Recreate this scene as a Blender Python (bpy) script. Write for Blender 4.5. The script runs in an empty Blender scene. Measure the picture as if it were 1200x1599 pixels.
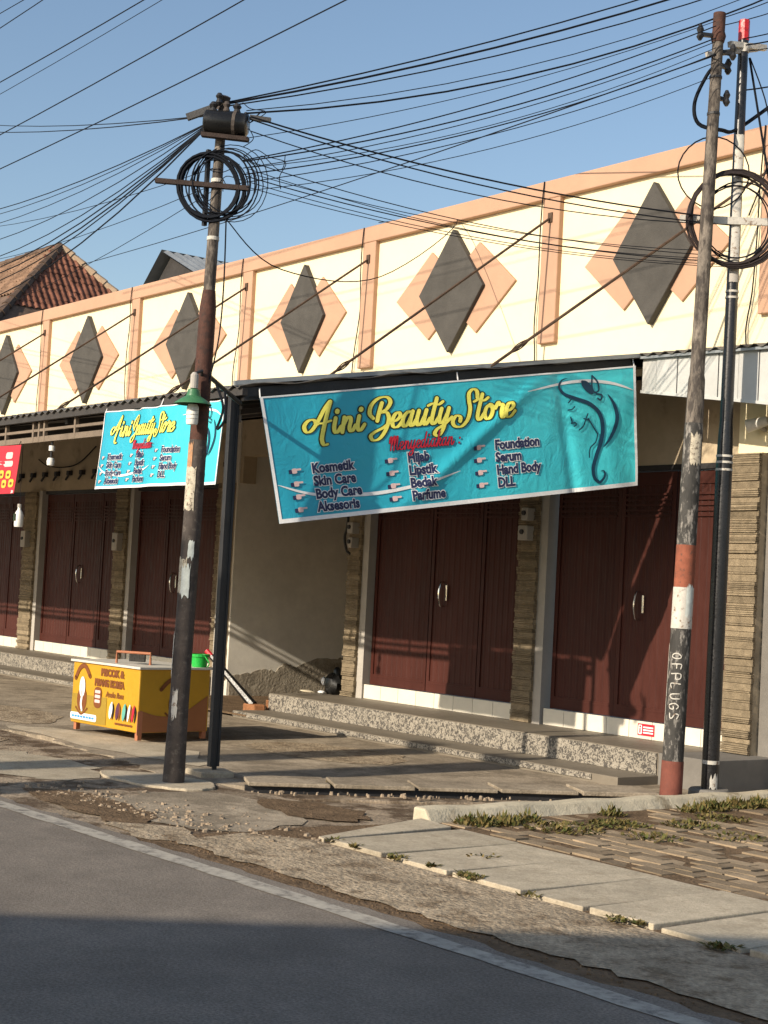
import bpy, bmesh, math, random
from mathutils import Vector, Matrix
random.seed(7)
scene = bpy.context.scene
C = scene.collection
R = math.radians
# ------------------------------------------------------------------ camera
cam_d = bpy.data.cameras.new('camera'); cam = bpy.data.objects.new('camera', cam_d); C.objects.link(cam)
cam.matrix_world = Matrix(((0.60506, 0.00796, 0.79614, 0.0),
                           (0.79446, -0.07169, -0.60307, 0.0),
                           (0.05227, 0.99740, -0.04970, 1.5), (0, 0, 0, 1)))
cam_d.sensor_fit = 'VERTICAL'; cam_d.sensor_height = 36.0; cam_d.lens = 55.16
cam_d.clip_start = 0.05; cam_d.clip_end = 2000
scene.camera = cam
# ------------------------------------------------------------------ sky, sun, exposure
SUN = Vector((0.06, -1.0, 0.46)).normalized()          # towards the sun
EL = math.asin(SUN.z); AZ = math.atan2(SUN.x, SUN.y)
world = bpy.data.worlds.new('World'); scene.world = world; world.use_nodes = True
wn = world.node_tree
sky = wn.nodes.new('ShaderNodeTexSky'); sky.sky_type = 'NISHITA'; sky.sun_disc = False
sky.sun_elevation = EL; sky.sun_rotation = AZ; sky.air_density = 1.1; sky.dust_density = 1.2; sky.ozone_density = 1.6
wn.nodes['Background'].inputs[1].default_value = 0.112
wn.links.new(sky.outputs[0], wn.nodes['Background'].inputs[0])
sl = bpy.data.lights.new('sun', 'SUN'); sun = bpy.data.objects.new('sun', sl); C.objects.link(sun)
sl.energy = 4.2; sl.angle = R(0.5); sl.color = (1.0, 0.88, 0.71)
sun.rotation_euler = SUN.to_track_quat('Z', 'Y').to_euler()
scene.view_settings.view_transform = 'Standard'; scene.view_settings.look = 'None'
scene.view_settings.exposure = 0.45; scene.view_settings.gamma = 1.0; scene.view_settings.use_curve_mapping = False

# ------------------------------------------------------------------ helpers
def tag(o, label=None, cat=None, group=None, kind=None):
    if label: o['label'] = label
    if cat: o['category'] = cat
    if group: o['group'] = group
    if kind: o['kind'] = kind
    return o
def empty(name, loc, label=None, cat=None, group=None, rz=0.0):
    o = bpy.data.objects.new(name, None); C.objects.link(o); o.location = loc; o.rotation_euler = (0, 0, rz)
    o.empty_display_size = 0.1
    return tag(o, label, cat, group)
def inst(src, name, parent=None, loc=(0, 0, 0), rot=(0, 0, 0), scale=(1, 1, 1), mat=None):
    o = bpy.data.objects.new(name, src.data if hasattr(src, 'data') else src); C.objects.link(o)
    o.location = loc; o.rotation_euler = rot; o.scale = scale
    if parent: o.parent = parent
    return o
class MB:
    def __init__(s): s.v = []; s.f = []
    def add(s, vs, fs):
        n = len(s.v); s.v += [tuple(v) for v in vs]; s.f += [tuple(i + n for i in f) for f in fs]; return s
    def box(s, x0, x1, y0, y1, z0, z1):
        return s.add([(x0,y0,z0),(x1,y0,z0),(x1,y1,z0),(x0,y1,z0),(x0,y0,z1),(x1,y0,z1),(x1,y1,z1),(x0,y1,z1)],
                     [(0,3,2,1),(4,5,6,7),(0,1,5,4),(1,2,6,5),(2,3,7,6),(3,0,4,7)])
    def prism(s, poly, h0, h1, fn=lambda a, b, h: (a, b, h)):
        n = len(poly); vs = [fn(a, b, h0) for a, b in poly] + [fn(a, b, h1) for a, b in poly]
        return s.add(vs, [tuple(range(n))[::-1], tuple(range(n, 2*n))] + [(i, (i+1) % n, n+(i+1) % n, n+i) for i in range(n)])
    def bar(s, a, b, w, h=None):
        a = Vector(a); b = Vector(b); d = (b - a).normalized(); h = h or w
        up = Vector((0, 0, 1)) if abs(d.z) < .95 else Vector((1, 0, 0))
        u = d.cross(up).normalized() * w/2; v = u.normalized().cross(d) * h/2
        vs = [p + q for p in (a, b) for q in (-u-v, u-v, u+v, -u+v)]
        return s.add(vs, [(0,1,2,3),(7,6,5,4),(0,4,5,1),(1,5,6,2),(2,6,7,3),(3,7,4,0)])
    def tube(s, pts, r, n=8, cap=True):
        pts = [Vector(p) for p in pts]; m = len(pts); rr = r if isinstance(r, (list, tuple)) else [r]*m
        vs = []; ref = None
        for i, p in enumerate(pts):
            d = (pts[min(i+1, m-1)] - pts[max(i-1, 0)]).normalized()
            if ref is None:
                ref = Vector((0, 0, 1)) if abs(d.z) < .9 else Vector((1, 0, 0))
            u = (ref - d*ref.dot(d)).normalized(); w = d.cross(u); ref = u
            vs += [p + (u*math.cos(2*math.pi*k/n) + w*math.sin(2*math.pi*k/n))*rr[i] for k in range(n)]
        fs = [(i*n+k, i*n+(k+1) % n, (i+1)*n+(k+1) % n, (i+1)*n+k) for i in range(m-1) for k in range(n)]
        if cap: fs += [tuple(range(n))[::-1], tuple(range((m-1)*n, m*n))]
        return s.add(vs, fs)
    def lathe(s, prof, n=16, c=(0, 0, 0), top=True, bot=True):
        vs = [(c[0]+r*math.cos(2*math.pi*k/n), c[1]+r*math.sin(2*math.pi*k/n), c[2]+z) for r, z in prof for k in range(n)]
        m = len(prof)
        fs = [(i*n+k, i*n+(k+1) % n, (i+1)*n+(k+1) % n, (i+1)*n+k) for i in range(m-1) for k in range(n)]
        if bot: fs.append(tuple(range(n))[::-1])
        if top: fs.append(tuple(range((m-1)*n, m*n)))
        return s.add(vs, fs)
    def mesh(s, name):
        me = bpy.data.meshes.new(name); me.from_pydata(s.v, [], s.f); me.update(); return me
    def build(s, name, mat, parent=None, smooth=False, bevel=0.0, loc=None):
        me = s.mesh(name); me.materials.append(mat)
        if smooth:
            for p in me.polygons: p.use_smooth = True
            try: me.set_sharp_from_angle(angle=R(40))
            except Exception: pass
        o = bpy.data.objects.new(name, me); C.objects.link(o)
        if loc: o.location = loc
        if parent:
            o.parent = parent
            if not loc and parent.type == 'EMPTY': o.location = -parent.location; 
        if bevel:
            b = o.modifiers.new('bevel', 'BEVEL'); b.width = bevel; b.segments = 2; b.limit_method = 'ANGLE'
        return o
# parts of an Empty thing are written in world coordinates; the Empty has no rotation unless said
def catmull(pts, n=6, closed=False):
    P = [Vector(p) for p in pts]; out = []
    m = len(P)
    for i in range(m - (0 if closed else 1)):
        if closed: p0, p1, p2, p3 = P[i-1], P[i], P[(i+1) % m], P[(i+2) % m]
        else: p0, p1, p2, p3 = P[max(i-1, 0)], P[i], P[i+1], P[min(i+2, m-1)]
        for k in range(n):
            t = k/n
            out.append(.5*((2*p1)+(p2-p0)*t+(2*p0-5*p1+4*p2-p3)*t*t+(3*p1-p0-3*p2+p3)*t**3))
    if not closed: out.append(P[-1])
    return out
def sagline(a, b, sag, n=14, ext=1.0):
    a = Vector(a); b = Vector(b); out = []
    for i in range(n+1):
        t = ext*i/n; p = a.lerp(b, t) if t <= 1 else b + (b-a)*(t-1)
        q = p.copy(); q.z -= 4*sag*t*(1-t) if t <= 1 else 0
        out.append(q)
    return out

# ------------------------------------------------------------------ materials
MATS = {}
def node(nt, typ, **kw):
    n = nt.nodes.new(typ)
    for k, v in kw.items():
        if k == 'inp':
            for kk, vv in v.items(): n.inputs[kk].default_value = vv
        else: setattr(n, k, v)
    return n
def ramp(nt, stops, interp='LINEAR'):
    n = nt.nodes.new('ShaderNodeValToRGB'); cr = n.color_ramp; cr.interpolation = interp
    while len(cr.elements) < len(stops): cr.elements.new(0.5)
    for e, (p, c) in zip(cr.elements, stops):
        e.position = p; e.color = (c[0], c[1], c[2], 1) if not isinstance(c, (int, float)) else (c, c, c, 1)
    return n
def base_mat(name):
    m = bpy.data.materials.new(name); m.use_nodes = True; MATS[name] = m
    nt = m.node_tree; return m, nt, nt.nodes['Principled BSDF']
def mat(name, col, rough=.8, var=.18, scale=4.0, bump=.15, bscale=60.0, metal=0.0, col2=None, stretch=(1, 1, 1), rnd=0.0, thr=(.45, .62), spec=.4, detail=8, mid=None):
    """colour with two noise scales, optional second colour in patches, fine relief, per-object variation"""
    m, nt, b = base_mat(name); L = nt.links.new
    tc = node(nt, 'ShaderNodeTexCoord'); mp = node(nt, 'ShaderNodeMapping'); mp.inputs['Scale'].default_value = stretch
    geo = node(nt, 'ShaderNodeNewGeometry'); L(geo.outputs['Position'], mp.inputs[0])
    n1 = node(nt, 'ShaderNodeTexNoise', inp={'Scale': scale, 'Detail': detail, 'Roughness': .62}); L(mp.outputs[0], n1.inputs['Vector'])
    n2 = node(nt, 'ShaderNodeTexNoise', inp={'Scale': scale*7, 'Detail': 4.0, 'Roughness': .6}); L(mp.outputs[0], n2.inputs['Vector'])
    lo = tuple(c*(1-var) for c in col); hi = tuple(min(1, c*(1+var)) for c in col)
    r1 = ramp(nt, [(.3, lo), (.7, hi)]); L(n1.outputs['Fac'], r1.inputs[0])
    out = r1.outputs[0]
    mx = node(nt, 'ShaderNodeMixRGB', blend_type='MULTIPLY'); mx.inputs[0].default_value = 1.0
    r2 = ramp(nt, [(.3, 1-var*.7), (.7, 1.0+var*.2)]); L(n2.outputs['Fac'], r2.inputs[0])
    L(out, mx.inputs[1]); L(r2.outputs[0], mx.inputs[2]); out = mx.outputs[0]
    if col2:
        n3 = node(nt, 'ShaderNodeTexNoise', inp={'Scale': scale*1.7, 'Detail': 10.0, 'Roughness': .68}); 
        mp3 = node(nt, 'ShaderNodeMapping'); mp3.inputs['Location'].default_value = (13.1, 7.7, 3.3); mp3.inputs['Scale'].default_value = stretch
        L(geo.outputs['Position'], mp3.inputs[0]); L(mp3.outputs[0], n3.inputs['Vector'])
        r3 = ramp(nt, [(thr[0], 0.0), (thr[1], 1.0)]); L(n3.outputs['Fac'], r3.inputs[0])
        m2 = node(nt, 'ShaderNodeMixRGB'); L(r3.outputs[0], m2.inputs[0]); L(out, m2.inputs[1]); m2.inputs[2].default_value = (*col2, 1); out = m2.outputs[0]
    if rnd:
        oi = node(nt, 'ShaderNodeObjectInfo'); rr = ramp(nt, [(0, 1-rnd), (1, 1+rnd*.6)]); L(oi.outputs['Random'], rr.inputs[0])
        m3 = node(nt, 'ShaderNodeMixRGB', blend_type='MULTIPLY'); m3.inputs[0].default_value = 1.0
        L(out, m3.inputs[1]); L(rr.outputs[0], m3.inputs[2]); out = m3.outputs[0]
    L(out, b.inputs['Base Color'])
    b.inputs['Metallic'].default_value = metal; b.inputs['Specular IOR Level'].default_value = spec
    rg = ramp(nt, [(.3, max(0, rough-.12)), (.7, min(1, rough+.1))]); L(n2.outputs['Fac'], rg.inputs[0]); L(rg.outputs[0], b.inputs['Roughness'])
    if bump:
        nb = node(nt, 'ShaderNodeTexNoise', inp={'Scale': bscale, 'Detail': 5.0}); L(mp.outputs[0], nb.inputs['Vector'])
        ad = node(nt, 'ShaderNodeMath', operation='ADD'); L(nb.outputs['Fac'], ad.inputs[0]); L(n1.outputs['Fac'], ad.inputs[1])
        bp = node(nt, 'ShaderNodeBump', inp={'Strength': bump, 'Distance': .02}); L(ad.outputs[0], bp.inputs['Height']); L(bp.outputs[0], b.inputs['Normal'])
    return m
def plain(name, col, rough=.5, metal=0.0, spec=.4):
    return mat(name, col, rough=rough, var=.08, scale=9, bump=.03, metal=metal, spec=spec)

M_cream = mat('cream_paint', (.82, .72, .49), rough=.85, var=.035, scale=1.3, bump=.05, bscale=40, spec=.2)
M_peach = mat('peach_paint', (.48, .295, .20), rough=.85, var=.06, scale=1.8, bump=.06, bscale=40, spec=.2)
M_char = mat('charcoal_plaster', (.080, .075, .068), rough=.9, var=.16, scale=5, bump=.25, bscale=70, spec=.2)
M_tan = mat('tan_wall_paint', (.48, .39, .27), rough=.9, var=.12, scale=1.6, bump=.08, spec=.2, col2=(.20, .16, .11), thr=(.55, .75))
M_grey = mat('grey_plaster', (.70, .66, .58), rough=.92, var=.10, scale=1.5, bump=.12, spec=.2)
M_door = mat('maroon_door_paint', (.068, .0195, .0140), rough=.5, var=.16, scale=2.5, bump=.05, stretch=(1, 1, .25), rnd=.12, spec=.22)
M_stone = mat('split_stone', (.265, .21, .14), rough=.95, var=.28, scale=14, bump=.6, bscale=90, rnd=.30, spec=.15)
M_strip = mat('pale_grey_frame', (.42, .39, .35), rough=.8, var=.08, scale=5, bump=.05)
M_white = mat('white_tile', (.74, .69, .58), rough=.4, var=.05, scale=6, bump=.02, rnd=.05)
M_platform = mat('platform_tile', (.20, .17, .13), rough=.6, var=.14, scale=2.5, bump=.06)
M_road = mat('asphalt', (.215, .184, .152), rough=.93, var=.17, scale=1.4, bump=.35, bscale=180, spec=.25, col2=(.150, .128, .106), thr=(.45, .75))
M_dirt = mat('dirt_concrete', (.33, .26, .185), rough=.97, var=.35, scale=1.6, bump=.6, bscale=45, spec=.15, col2=(.115, .08, .052), thr=(.47, .56))
M_yard = mat('yard_concrete', (.37, .305, .225), rough=.95, var=.28, scale=1.3, bump=.35, bscale=60, spec=.15, col2=(.22, .18, .13), thr=(.48, .60))
M_apron = mat('rough_concrete', (.41, .325, .225), rough=.97, var=.30, scale=3.2, bump=.9, bscale=38, spec=.15, col2=(.21, .155, .10), thr=(.5, .62))
M_slab = mat('slab_concrete', (.47, .40, .295), rough=.95, var=.2, scale=3.2, bump=.25, bscale=90, spec=.15, rnd=.14, col2=(.36, .30, .215), thr=(.52, .66))
M_paver = mat('block_paver', (.31, .235, .155), rough=.96, var=.22, scale=7, bump=.35, bscale=80, spec=.15, rnd=.35)
M_soil = mat('dry_soil', (.17, .115, .07), rough=1, var=.35, scale=5, bump=.8, bscale=40, spec=.1)
M_kerb = mat('whitewashed_kerb', (.56, .49, .36), rough=.95, var=.15, scale=3, bump=.3, bscale=60, spec=.15, col2=(.26, .21, .14), thr=(.54, .66))
M_dark = mat('dark_steel', (.028, .027, .028), rough=.5, var=.3, scale=6, bump=.1, spec=.4)
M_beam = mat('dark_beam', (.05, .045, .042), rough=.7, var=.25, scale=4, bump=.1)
M_roofsheet = mat('aged_zinc_sheet', (.20, .19, .175), rough=.6, var=.3, scale=2, bump=.1, metal=.3, col2=(.10, .075, .055), thr=(.5, .7))
M_zinc = mat('pale_zinc_panel', (.50, .50, .48), rough=.55, var=.06, scale=4, bump=.04, metal=.1, rnd=.04)
M_rail = mat('brown_timber_rail', (.20, .155, .115), rough=.8, var=.2, scale=5, bump=.1)
M_wire = plain('black_cable', (.012, .014, .019), rough=.85, spec=.1)
M_rod = mat('rusty_rod', (.09, .055, .035), rough=.85, var=.3, scale=12, bump=.2)
M_rust = mat('rust_brown_steel', (.085, .036, .025), rough=.85, var=.3, scale=14, bump=.2, bscale=40, col2=(.045, .025, .02), thr=(.48, .62))
M_darkrust = mat('dark_rusty_iron', (.035, .022, .018), rough=.85, var=.3, scale=12, bump=.2)
M_grime = mat('grimy_dark_steel', (.070, .056, .048), rough=.8, var=.35, scale=13, bump=.2, bscale=50, col2=(.14, .12, .10), thr=(.55, .7))
M_weather = mat('weathered_grey_steel', (.19, .16, .13), rough=.8, var=.45, scale=15, bump=.25, bscale=50, stretch=(1, 1, .3), col2=(.055, .045, .038), thr=(.44, .56))
M_mottle = mat('flaking_black_paint', (.05, .047, .043), rough=.8, var=.35, scale=15, bump=.25, bscale=50, stretch=(1, 1, .4), col2=(.26, .24, .215), thr=(.52, .62))
M_orange = mat('faded_red_oxide', (.29, .092, .052), rough=.88, var=.22, scale=14, bump=.15, col2=(.13, .06, .042), thr=(.54, .66))
M_oldwhite = mat('scuffed_white_paint', (.58, .55, .49), rough=.85, var=.15, scale=13, bump=.15, col2=(.22, .15, .10), thr=(.56, .63))
M_redbase = mat('red_brown_base', (.20, .065, .045), rough=.85, var=.22, scale=7, bump=.15)
M_black = mat('gloss_black_paint', (.014, .013, .014), rough=.34, var=.3, scale=8, bump=.012, spec=.6)
M_redcap = plain('red_cap_paint', (.50, .02, .025), rough=.45)
M_paper = mat('torn_paper', (.55, .49, .38), rough=.95, var=.25, scale=25, bump=.1, col2=(.16, .13, .10), thr=(.52, .6))
M_paperw = mat('pale_paper', (.60, .64, .60), rough=.95, var=.15, scale=25, bump=.1)
M_paperb = mat('orange_brown_paper', (.48, .26, .14), rough=.95, var=.25, scale=22, bump=.1, col2=(.30, .2, .13), thr=(.5, .6))
M_green = plain('green_enamel', (.05, .17, .075), rough=.45)
M_bulb = plain('lamp_white', (.80, .78, .72), rough=.35)
M_chrome = plain('chrome', (.75, .74, .72), rough=.18, metal=1.0)
M_whitep = plain('white_print', (.80, .80, .80), rough=.5)
M_navy = plain('navy_print', (.022, .028, .085), rough=.5)
M_redp = plain('red_print', (.55, .02, .04), rough=.5)
M_yellowp = mat('yellow_print', (.86, .80, .14), rough=.5, var=.12, scale=7, bump=.02)
M_outline = plain('dark_green_print', (.02, .035, .012), rough=.5)
M_line = plain('line_art_print', (.006, .045, .09), rough=.5)
M_redban = mat('red_vinyl', (.52, .028, .045), rough=.5, var=.12, scale=5, bump=.05)
M_pinkp = plain('pale_pink_print', (.75, .52, .50), rough=.5)
M_orangep = plain('orange_yellow_print', (.82, .48, .06), rough=.5)
M_cart = mat('yellow_vinyl', (.53, .285, .016), rough=.5, var=.06, scale=5, bump=.05)
M_olive = mat('olive_yellow_vinyl', (.33, .215, .025), rough=.5, var=.06, scale=5, bump=.05)
M_cartb = mat('brown_vinyl', (.33, .125, .045), rough=.5, var=.08, scale=5, bump=.05)
M_brownp = plain('brown_print', (.19, .06, .015), rough=.5)
M_lid = mat('cart_lid', (.66, .62, .54), rough=.5, var=.1, scale=6, bump=.05)
M_frame = plain('orange_frame', (.42, .16, .08), rough=.6)
M_cyan = plain('blue_print', (.05, .30, .62), rough=.5)
M_bucket = plain('green_plastic', (.02, .42, .06), rough=.35)
M_purple = plain('purple_print', (.10, .03, .06), rough=.5)
M_teal = plain('teal_print', (.12, .40, .33), rough=.5)
M_wood = mat('brown_wood', (.30, .13, .055), rough=.8, var=.25, scale=9, bump=.15)
M_blackpl = plain('black_plastic', (.012, .012, .012), rough=.35)
M_tile1 = mat('roof_tile', (.23, .10, .065), rough=.9, var=.3, scale=3, bump=.2, rnd=.38, spec=.15)
M_tile2 = mat('weathered_roof_tile', (.28, .175, .115), rough=.92, var=.3, scale=2.5, bump=.2, rnd=.25, spec=.15)
M_hip = mat('mortar_hip', (.46, .33, .22), rough=.95, var=.2, scale=5, bump=.3)
M_cap = mat('old_ridge_cap', (.13, .085, .06), rough=.95, var=.35, scale=5, bump=.3, rnd=.3)
M_galv = mat('galvanised_roof', (.30, .32, .33), rough=.5, var=.15, scale=3, bump=.05, metal=.4)
M_gable = mat('dark_gable_boards', (.04, .037, .036), rough=.9, var=.25, scale=5, bump=.1)
M_weed = mat('weed_leaf', (.075, .092, .025), rough=.85, var=.4, scale=14, bump=0, spec=.15, col2=(.20, .145, .055), thr=(.42, .58))
M_stonebit = mat('rubble', (.34, .26, .18), rough=.97, var=.4, scale=9, bump=.3)
M_house = mat('house_wall', (.55, .50, .42), rough=.9, var=.08, scale=1, bump=.05)
M_tank = plain('orange_tank', (.6, .22, .05), rough=.5)

def add_grit(m, scale, lo, hi):
    nt = m.node_tree; b = nt.nodes['Principled BSDF']; src = b.inputs['Base Color'].links[0].from_socket
    geo = node(nt, 'ShaderNodeNewGeometry'); nz = node(nt, 'ShaderNodeTexNoise', inp={'Scale': scale, 'Detail': 3.0, 'Roughness': .7}); nt.links.new(geo.outputs['Position'], nz.inputs['Vector'])
    r = ramp(nt, [(.36, lo), (.64, hi)]); nt.links.new(nz.outputs['Fac'], r.inputs[0])
    mx = node(nt, 'ShaderNodeMixRGB', blend_type='MULTIPLY'); mx.inputs[0].default_value = 1.0
    nt.links.new(src, mx.inputs[1]); nt.links.new(r.outputs[0], mx.inputs[2]); nt.links.new(mx.outputs[0], b.inputs['Base Color'])
add_grit(M_road, 75.0, .70, 1.25); add_grit(M_apron, 45.0, .72, 1.2); add_grit(M_slab, 60.0, .86, 1.1); add_grit(M_yard, 40.0, .82, 1.12); add_grit(M_dirt, 40.0, .75, 1.15)
def mat_speckle(name):
    m, nt, b = base_mat(name); L = nt.links.new
    geo = node(nt, 'ShaderNodeNewGeometry'); 
    nz = node(nt, 'ShaderNodeTexNoise', inp={'Scale': 34.0, 'Detail': 3.0, 'Roughness': .55, 'Distortion': 1.2}); L(geo.outputs['Position'], nz.inputs['Vector'])
    r = ramp(nt, [(.42, (.085, .075, .065)), (.49, (.18, .16, .13)), (.53, (.36, .32, .26)), (.61, (.40, .36, .295)), (.67, (.22, .19, .155))]); L(nz.outputs['Fac'], r.inputs[0])
    n2 = node(nt, 'ShaderNodeTexNoise', inp={'Scale': 2.0, 'Detail': 6.0}); L(geo.outputs['Position'], n2.inputs['Vector'])
    r2 = ramp(nt, [(.3, .75), (.7, 1.0)]); L(n2.outputs['Fac'], r2.inputs[0])
    mx = node(nt, 'ShaderNodeMixRGB', blend_type='MULTIPLY'); mx.inputs[0].default_value = 1; L(r.outputs[0], mx.inputs[1]); L(r2.outputs[0], mx.inputs[2])
    L(mx.outputs[0], b.inputs['Base Color']); b.inputs['Roughness'].default_value = .55
    bp = node(nt, 'ShaderNodeBump', inp={'Strength': .3, 'Distance': .01}); L(nz.outputs['Fac'], bp.inputs['Height']); L(bp.outputs[0], b.inputs['Normal'])
    return m
M_speck = mat_speckle('speckled_step_tile')
def mat_line(name):
    m, nt, b = base_mat(name); L = nt.links.new
    geo = node(nt, 'ShaderNodeNewGeometry')
    nz = node(nt, 'ShaderNodeTexNoise', inp={'Scale': 9.0, 'Detail': 10.0, 'Roughness': .75}); L(geo.outputs['Position'], nz.inputs['Vector'])
    r = ramp(nt, [(.36, (.13, .115, .10)), (.50, (.34, .31, .26)), (.66, (.44, .40, .33))]); L(nz.outputs['Fac'], r.inputs[0])
    L(r.outputs[0], b.inputs['Base Color']); b.inputs['Roughness'].default_value = .9
    return m
M_line_paint = mat_line('worn_white_road_paint')
def mat_banner(name):
    m, nt, b = base_mat(name); L = nt.links.new
    uv = node(nt, 'ShaderNodeUVMap'); sp = node(nt, 'ShaderNodeSeparateXYZ'); L(uv.outputs[0], sp.inputs[0])
    nz = node(nt, 'ShaderNodeTexNoise', inp={'Scale': 2.5, 'Detail': 3.0}); L(uv.outputs[0], nz.inputs['Vector'])
    ad = node(nt, 'ShaderNodeMath', operation='MULTIPLY_ADD', inp={1: .35}); L(nz.outputs['Fac'], ad.inputs[0])
    mm = node(nt, 'ShaderNodeMath', operation='MULTIPLY_ADD', inp={1: .6, 2: -.02}); L(sp.outputs['X'], mm.inputs[0]); L(mm.outputs[0], ad.inputs[2])
    r = ramp(nt, [(.0, (.015, .30, .46)), (.45, (.03, .44, .56)), (.75, (.07, .64, .69)), (1.0, (.05, .55, .65))]); L(ad.outputs[0], r.inputs[0])
    L(r.outputs[0], b.inputs['Base Color']); b.inputs['Roughness'].default_value = .42
    n2 = node(nt, 'ShaderNodeTexNoise', inp={'Scale': 7.0, 'Detail': 6.0, 'Roughness': .55, 'Distortion': 1.6}); mp = node(nt, 'ShaderNodeMapping'); mp.inputs['Scale'].default_value = (3.5, .8, 1)
    L(uv.outputs[0], mp.inputs[0]); L(mp.outputs[0], n2.inputs['Vector'])
    bp = node(nt, 'ShaderNodeBump', inp={'Strength': .30, 'Distance': .03}); L(n2.outputs['Fac'], bp.inputs['Height']); L(bp.outputs[0], b.inputs['Normal'])
    return m
M_banner = mat_banner('teal_vinyl_print')

# ================================================================== SETTING
def sheet(name, poly, z, m, kind='structure', thick=0.0, parent=None):
    mb = MB()
    if thick: mb.prism(poly, z - thick, z)
    else: mb.add([(x, y, z) for x, y in poly], [tuple(range(len(poly)))])
    o = mb.build(name, m, parent)
    if kind: o['kind'] = kind
    return o
ground = sheet('ground', [(-400, -300), (300, -300), (300, 400), (-400, 400)], -0.06, M_dirt)
def ry(x): return 4.29 + .031*(x + 9.63)           # the painted edge of the road
def jag(x0, x1, fy, step, amp):
    n = int((x1-x0)/step); return [(x0+(x1-x0)*i/n, fy(x0+(x1-x0)*i/n) + random.uniform(-amp, amp)) for i in range(n+1)]
sheet('road', [(40, -5.5), (40, ry(40)+.2)] + jag(-40, 30, lambda x: ry(x)+.15, .12, .03)[::-1] + [(-120, ry(-120)), (-120, -5.5)], -0.012, M_road)
rl = sheet('road_edge_line', jag(-40, 20, lambda x: ry(x)-.065, .2, .008) + jag(-40, 20, lambda x: ry(x)+.06, .2, .008)[::-1], -0.008, M_line_paint)
# dirt verge between road and yard, broken concrete sheet
def blob(name, pts, z, m, amp=.06, n=5):
    pp = catmull([(x, y, 0) for x, y in pts], n, True)
    return sheet(name, [(p.x + random.uniform(-amp, amp), p.y + random.uniform(-amp, amp)) for p in pp], z, m)
sheet('verge', [(-60, 4.2), (-8.05, 4.33), (-7.75, 5.4), (-8.25, 6.55), (-9.9, 6.28), (-60, 6.35)], -0.022, M_dirt)
sheet('gutter_dirt', [(-8.2, 4.3), (2, 4.6), (2, 5.9), (-8.2, 5.5)], -.018, M_soil)
blob('broken_concrete', [(-9.6, 5.05), (-8.7, 4.85), (-8.2, 5.2), (-8.4, 5.9), (-9.2, 6.1), (-9.9, 5.8)], -0.016, M_yard, .07)
blob('broken_concrete', [(-8.75, 4.6), (-8.1, 4.55), (-7.9, 4.8), (-8.4, 4.92)], -0.014, M_apron, .05)
blob('broken_concrete', [(-12.5, 5.2), (-11.2, 4.95), (-10.6, 5.3), (-11.3, 5.8), (-12.4, 5.7)], -.017, M_slab, .08)
blob('broken_concrete', [(-14.9, 5.3), (-13.3, 5.1), (-12.9, 5.6), (-13.8, 6.0)], -.017, M_apron, .08)
blob('soil_patch', [(-10.3, 4.75), (-9.3, 4.6), (-8.6, 4.75), (-9.0, 5.05), (-9.9, 5.05)], -.0135, M_soil, .06)
blob('soil_patch', [(-9.4, 6.15), (-8.6, 5.9), (-8.3, 6.2), (-8.7, 6.5)], -.0125, M_soil, .06)
# yard in front of the shops, with the lip over the drain running askew
yard_poly = [(-40, 6.3)] + jag(-30, -10.4, lambda x: 6.28+.10*math.sin(x*1.3)+.06*math.sin(x*3.1), .11, .05) + [(-9.95, 6.45), (-8.6, 9.25), (-8.55, 10.9), (-40, 10.9)]
sheet('yard', yard_poly, -.018, M_yard, thick=.04)
blob('yard_patch', [(-14.5, 6.45), (-12.2, 6.5), (-11.2, 6.7), (-12.1, 7.2), (-13.6, 7.1)], -.014, M_slab, .07)
blob('yard_patch', [(-17.5, 6.6), (-15.4, 6.5), (-14.6, 6.9), (-15.5, 7.5), (-17, 7.3)], -.014, M_apron, .07)
blob('yard_patch', [(-12.6, 8.1), (-11.6, 7.9), (-10.9, 8.4), (-11.4, 9.0), (-12.5, 8.8)], -.014, M_apron, .05)
alley = sheet('alley_ground', [(-17.5, 9.5), (-14.9, 9.5), (-14.9, 16), (-17.5, 16)], .03, M_soil, thick=.02)
# footpath of precast slabs
foot = sheet('footpath', [(-8.25, 5.5), (-3.0, 5.66), (-3.0, 6.62), (-8.1, 6.62)], -.02, M_soil)
xs = [-8.2, -7.65, -7.11, -6.54, -5.96, -5.52, -5.06, -4.55, -4.05, -3.55, -3.05]
for i in range(len(xs)-1):
    x0, x1 = xs[i]+.024, xs[i+1]-.024
    y0 = 5.50+.02*(x0+7.65); y1 = 6.56
    p = [(x0, y0), (x1, y0+.01), (x1+.01, y1), (x0-.04, y1)]
    if i == 0: p = [(x0+.42, y0+.02), (x1, y0), (x1-.12, y1+.02), (x0+.02, y1+.06)]
    mb = MB().prism(p, -.03, .010+random.uniform(-.006, .007)); mb.build('slab', M_slab, foot, bevel=.006)
sheet('rough_apron', jag(-8.0, -2.5, lambda x: ry(x)+.30, .1, .035) + [(-2.5, 5.60)] + jag(-7.72, -2.6, lambda x: 5.47+.02*(x+7.65), .25, .012)[::-1] + [(-8.1, 5.2)], -.010, M_apron)
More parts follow.
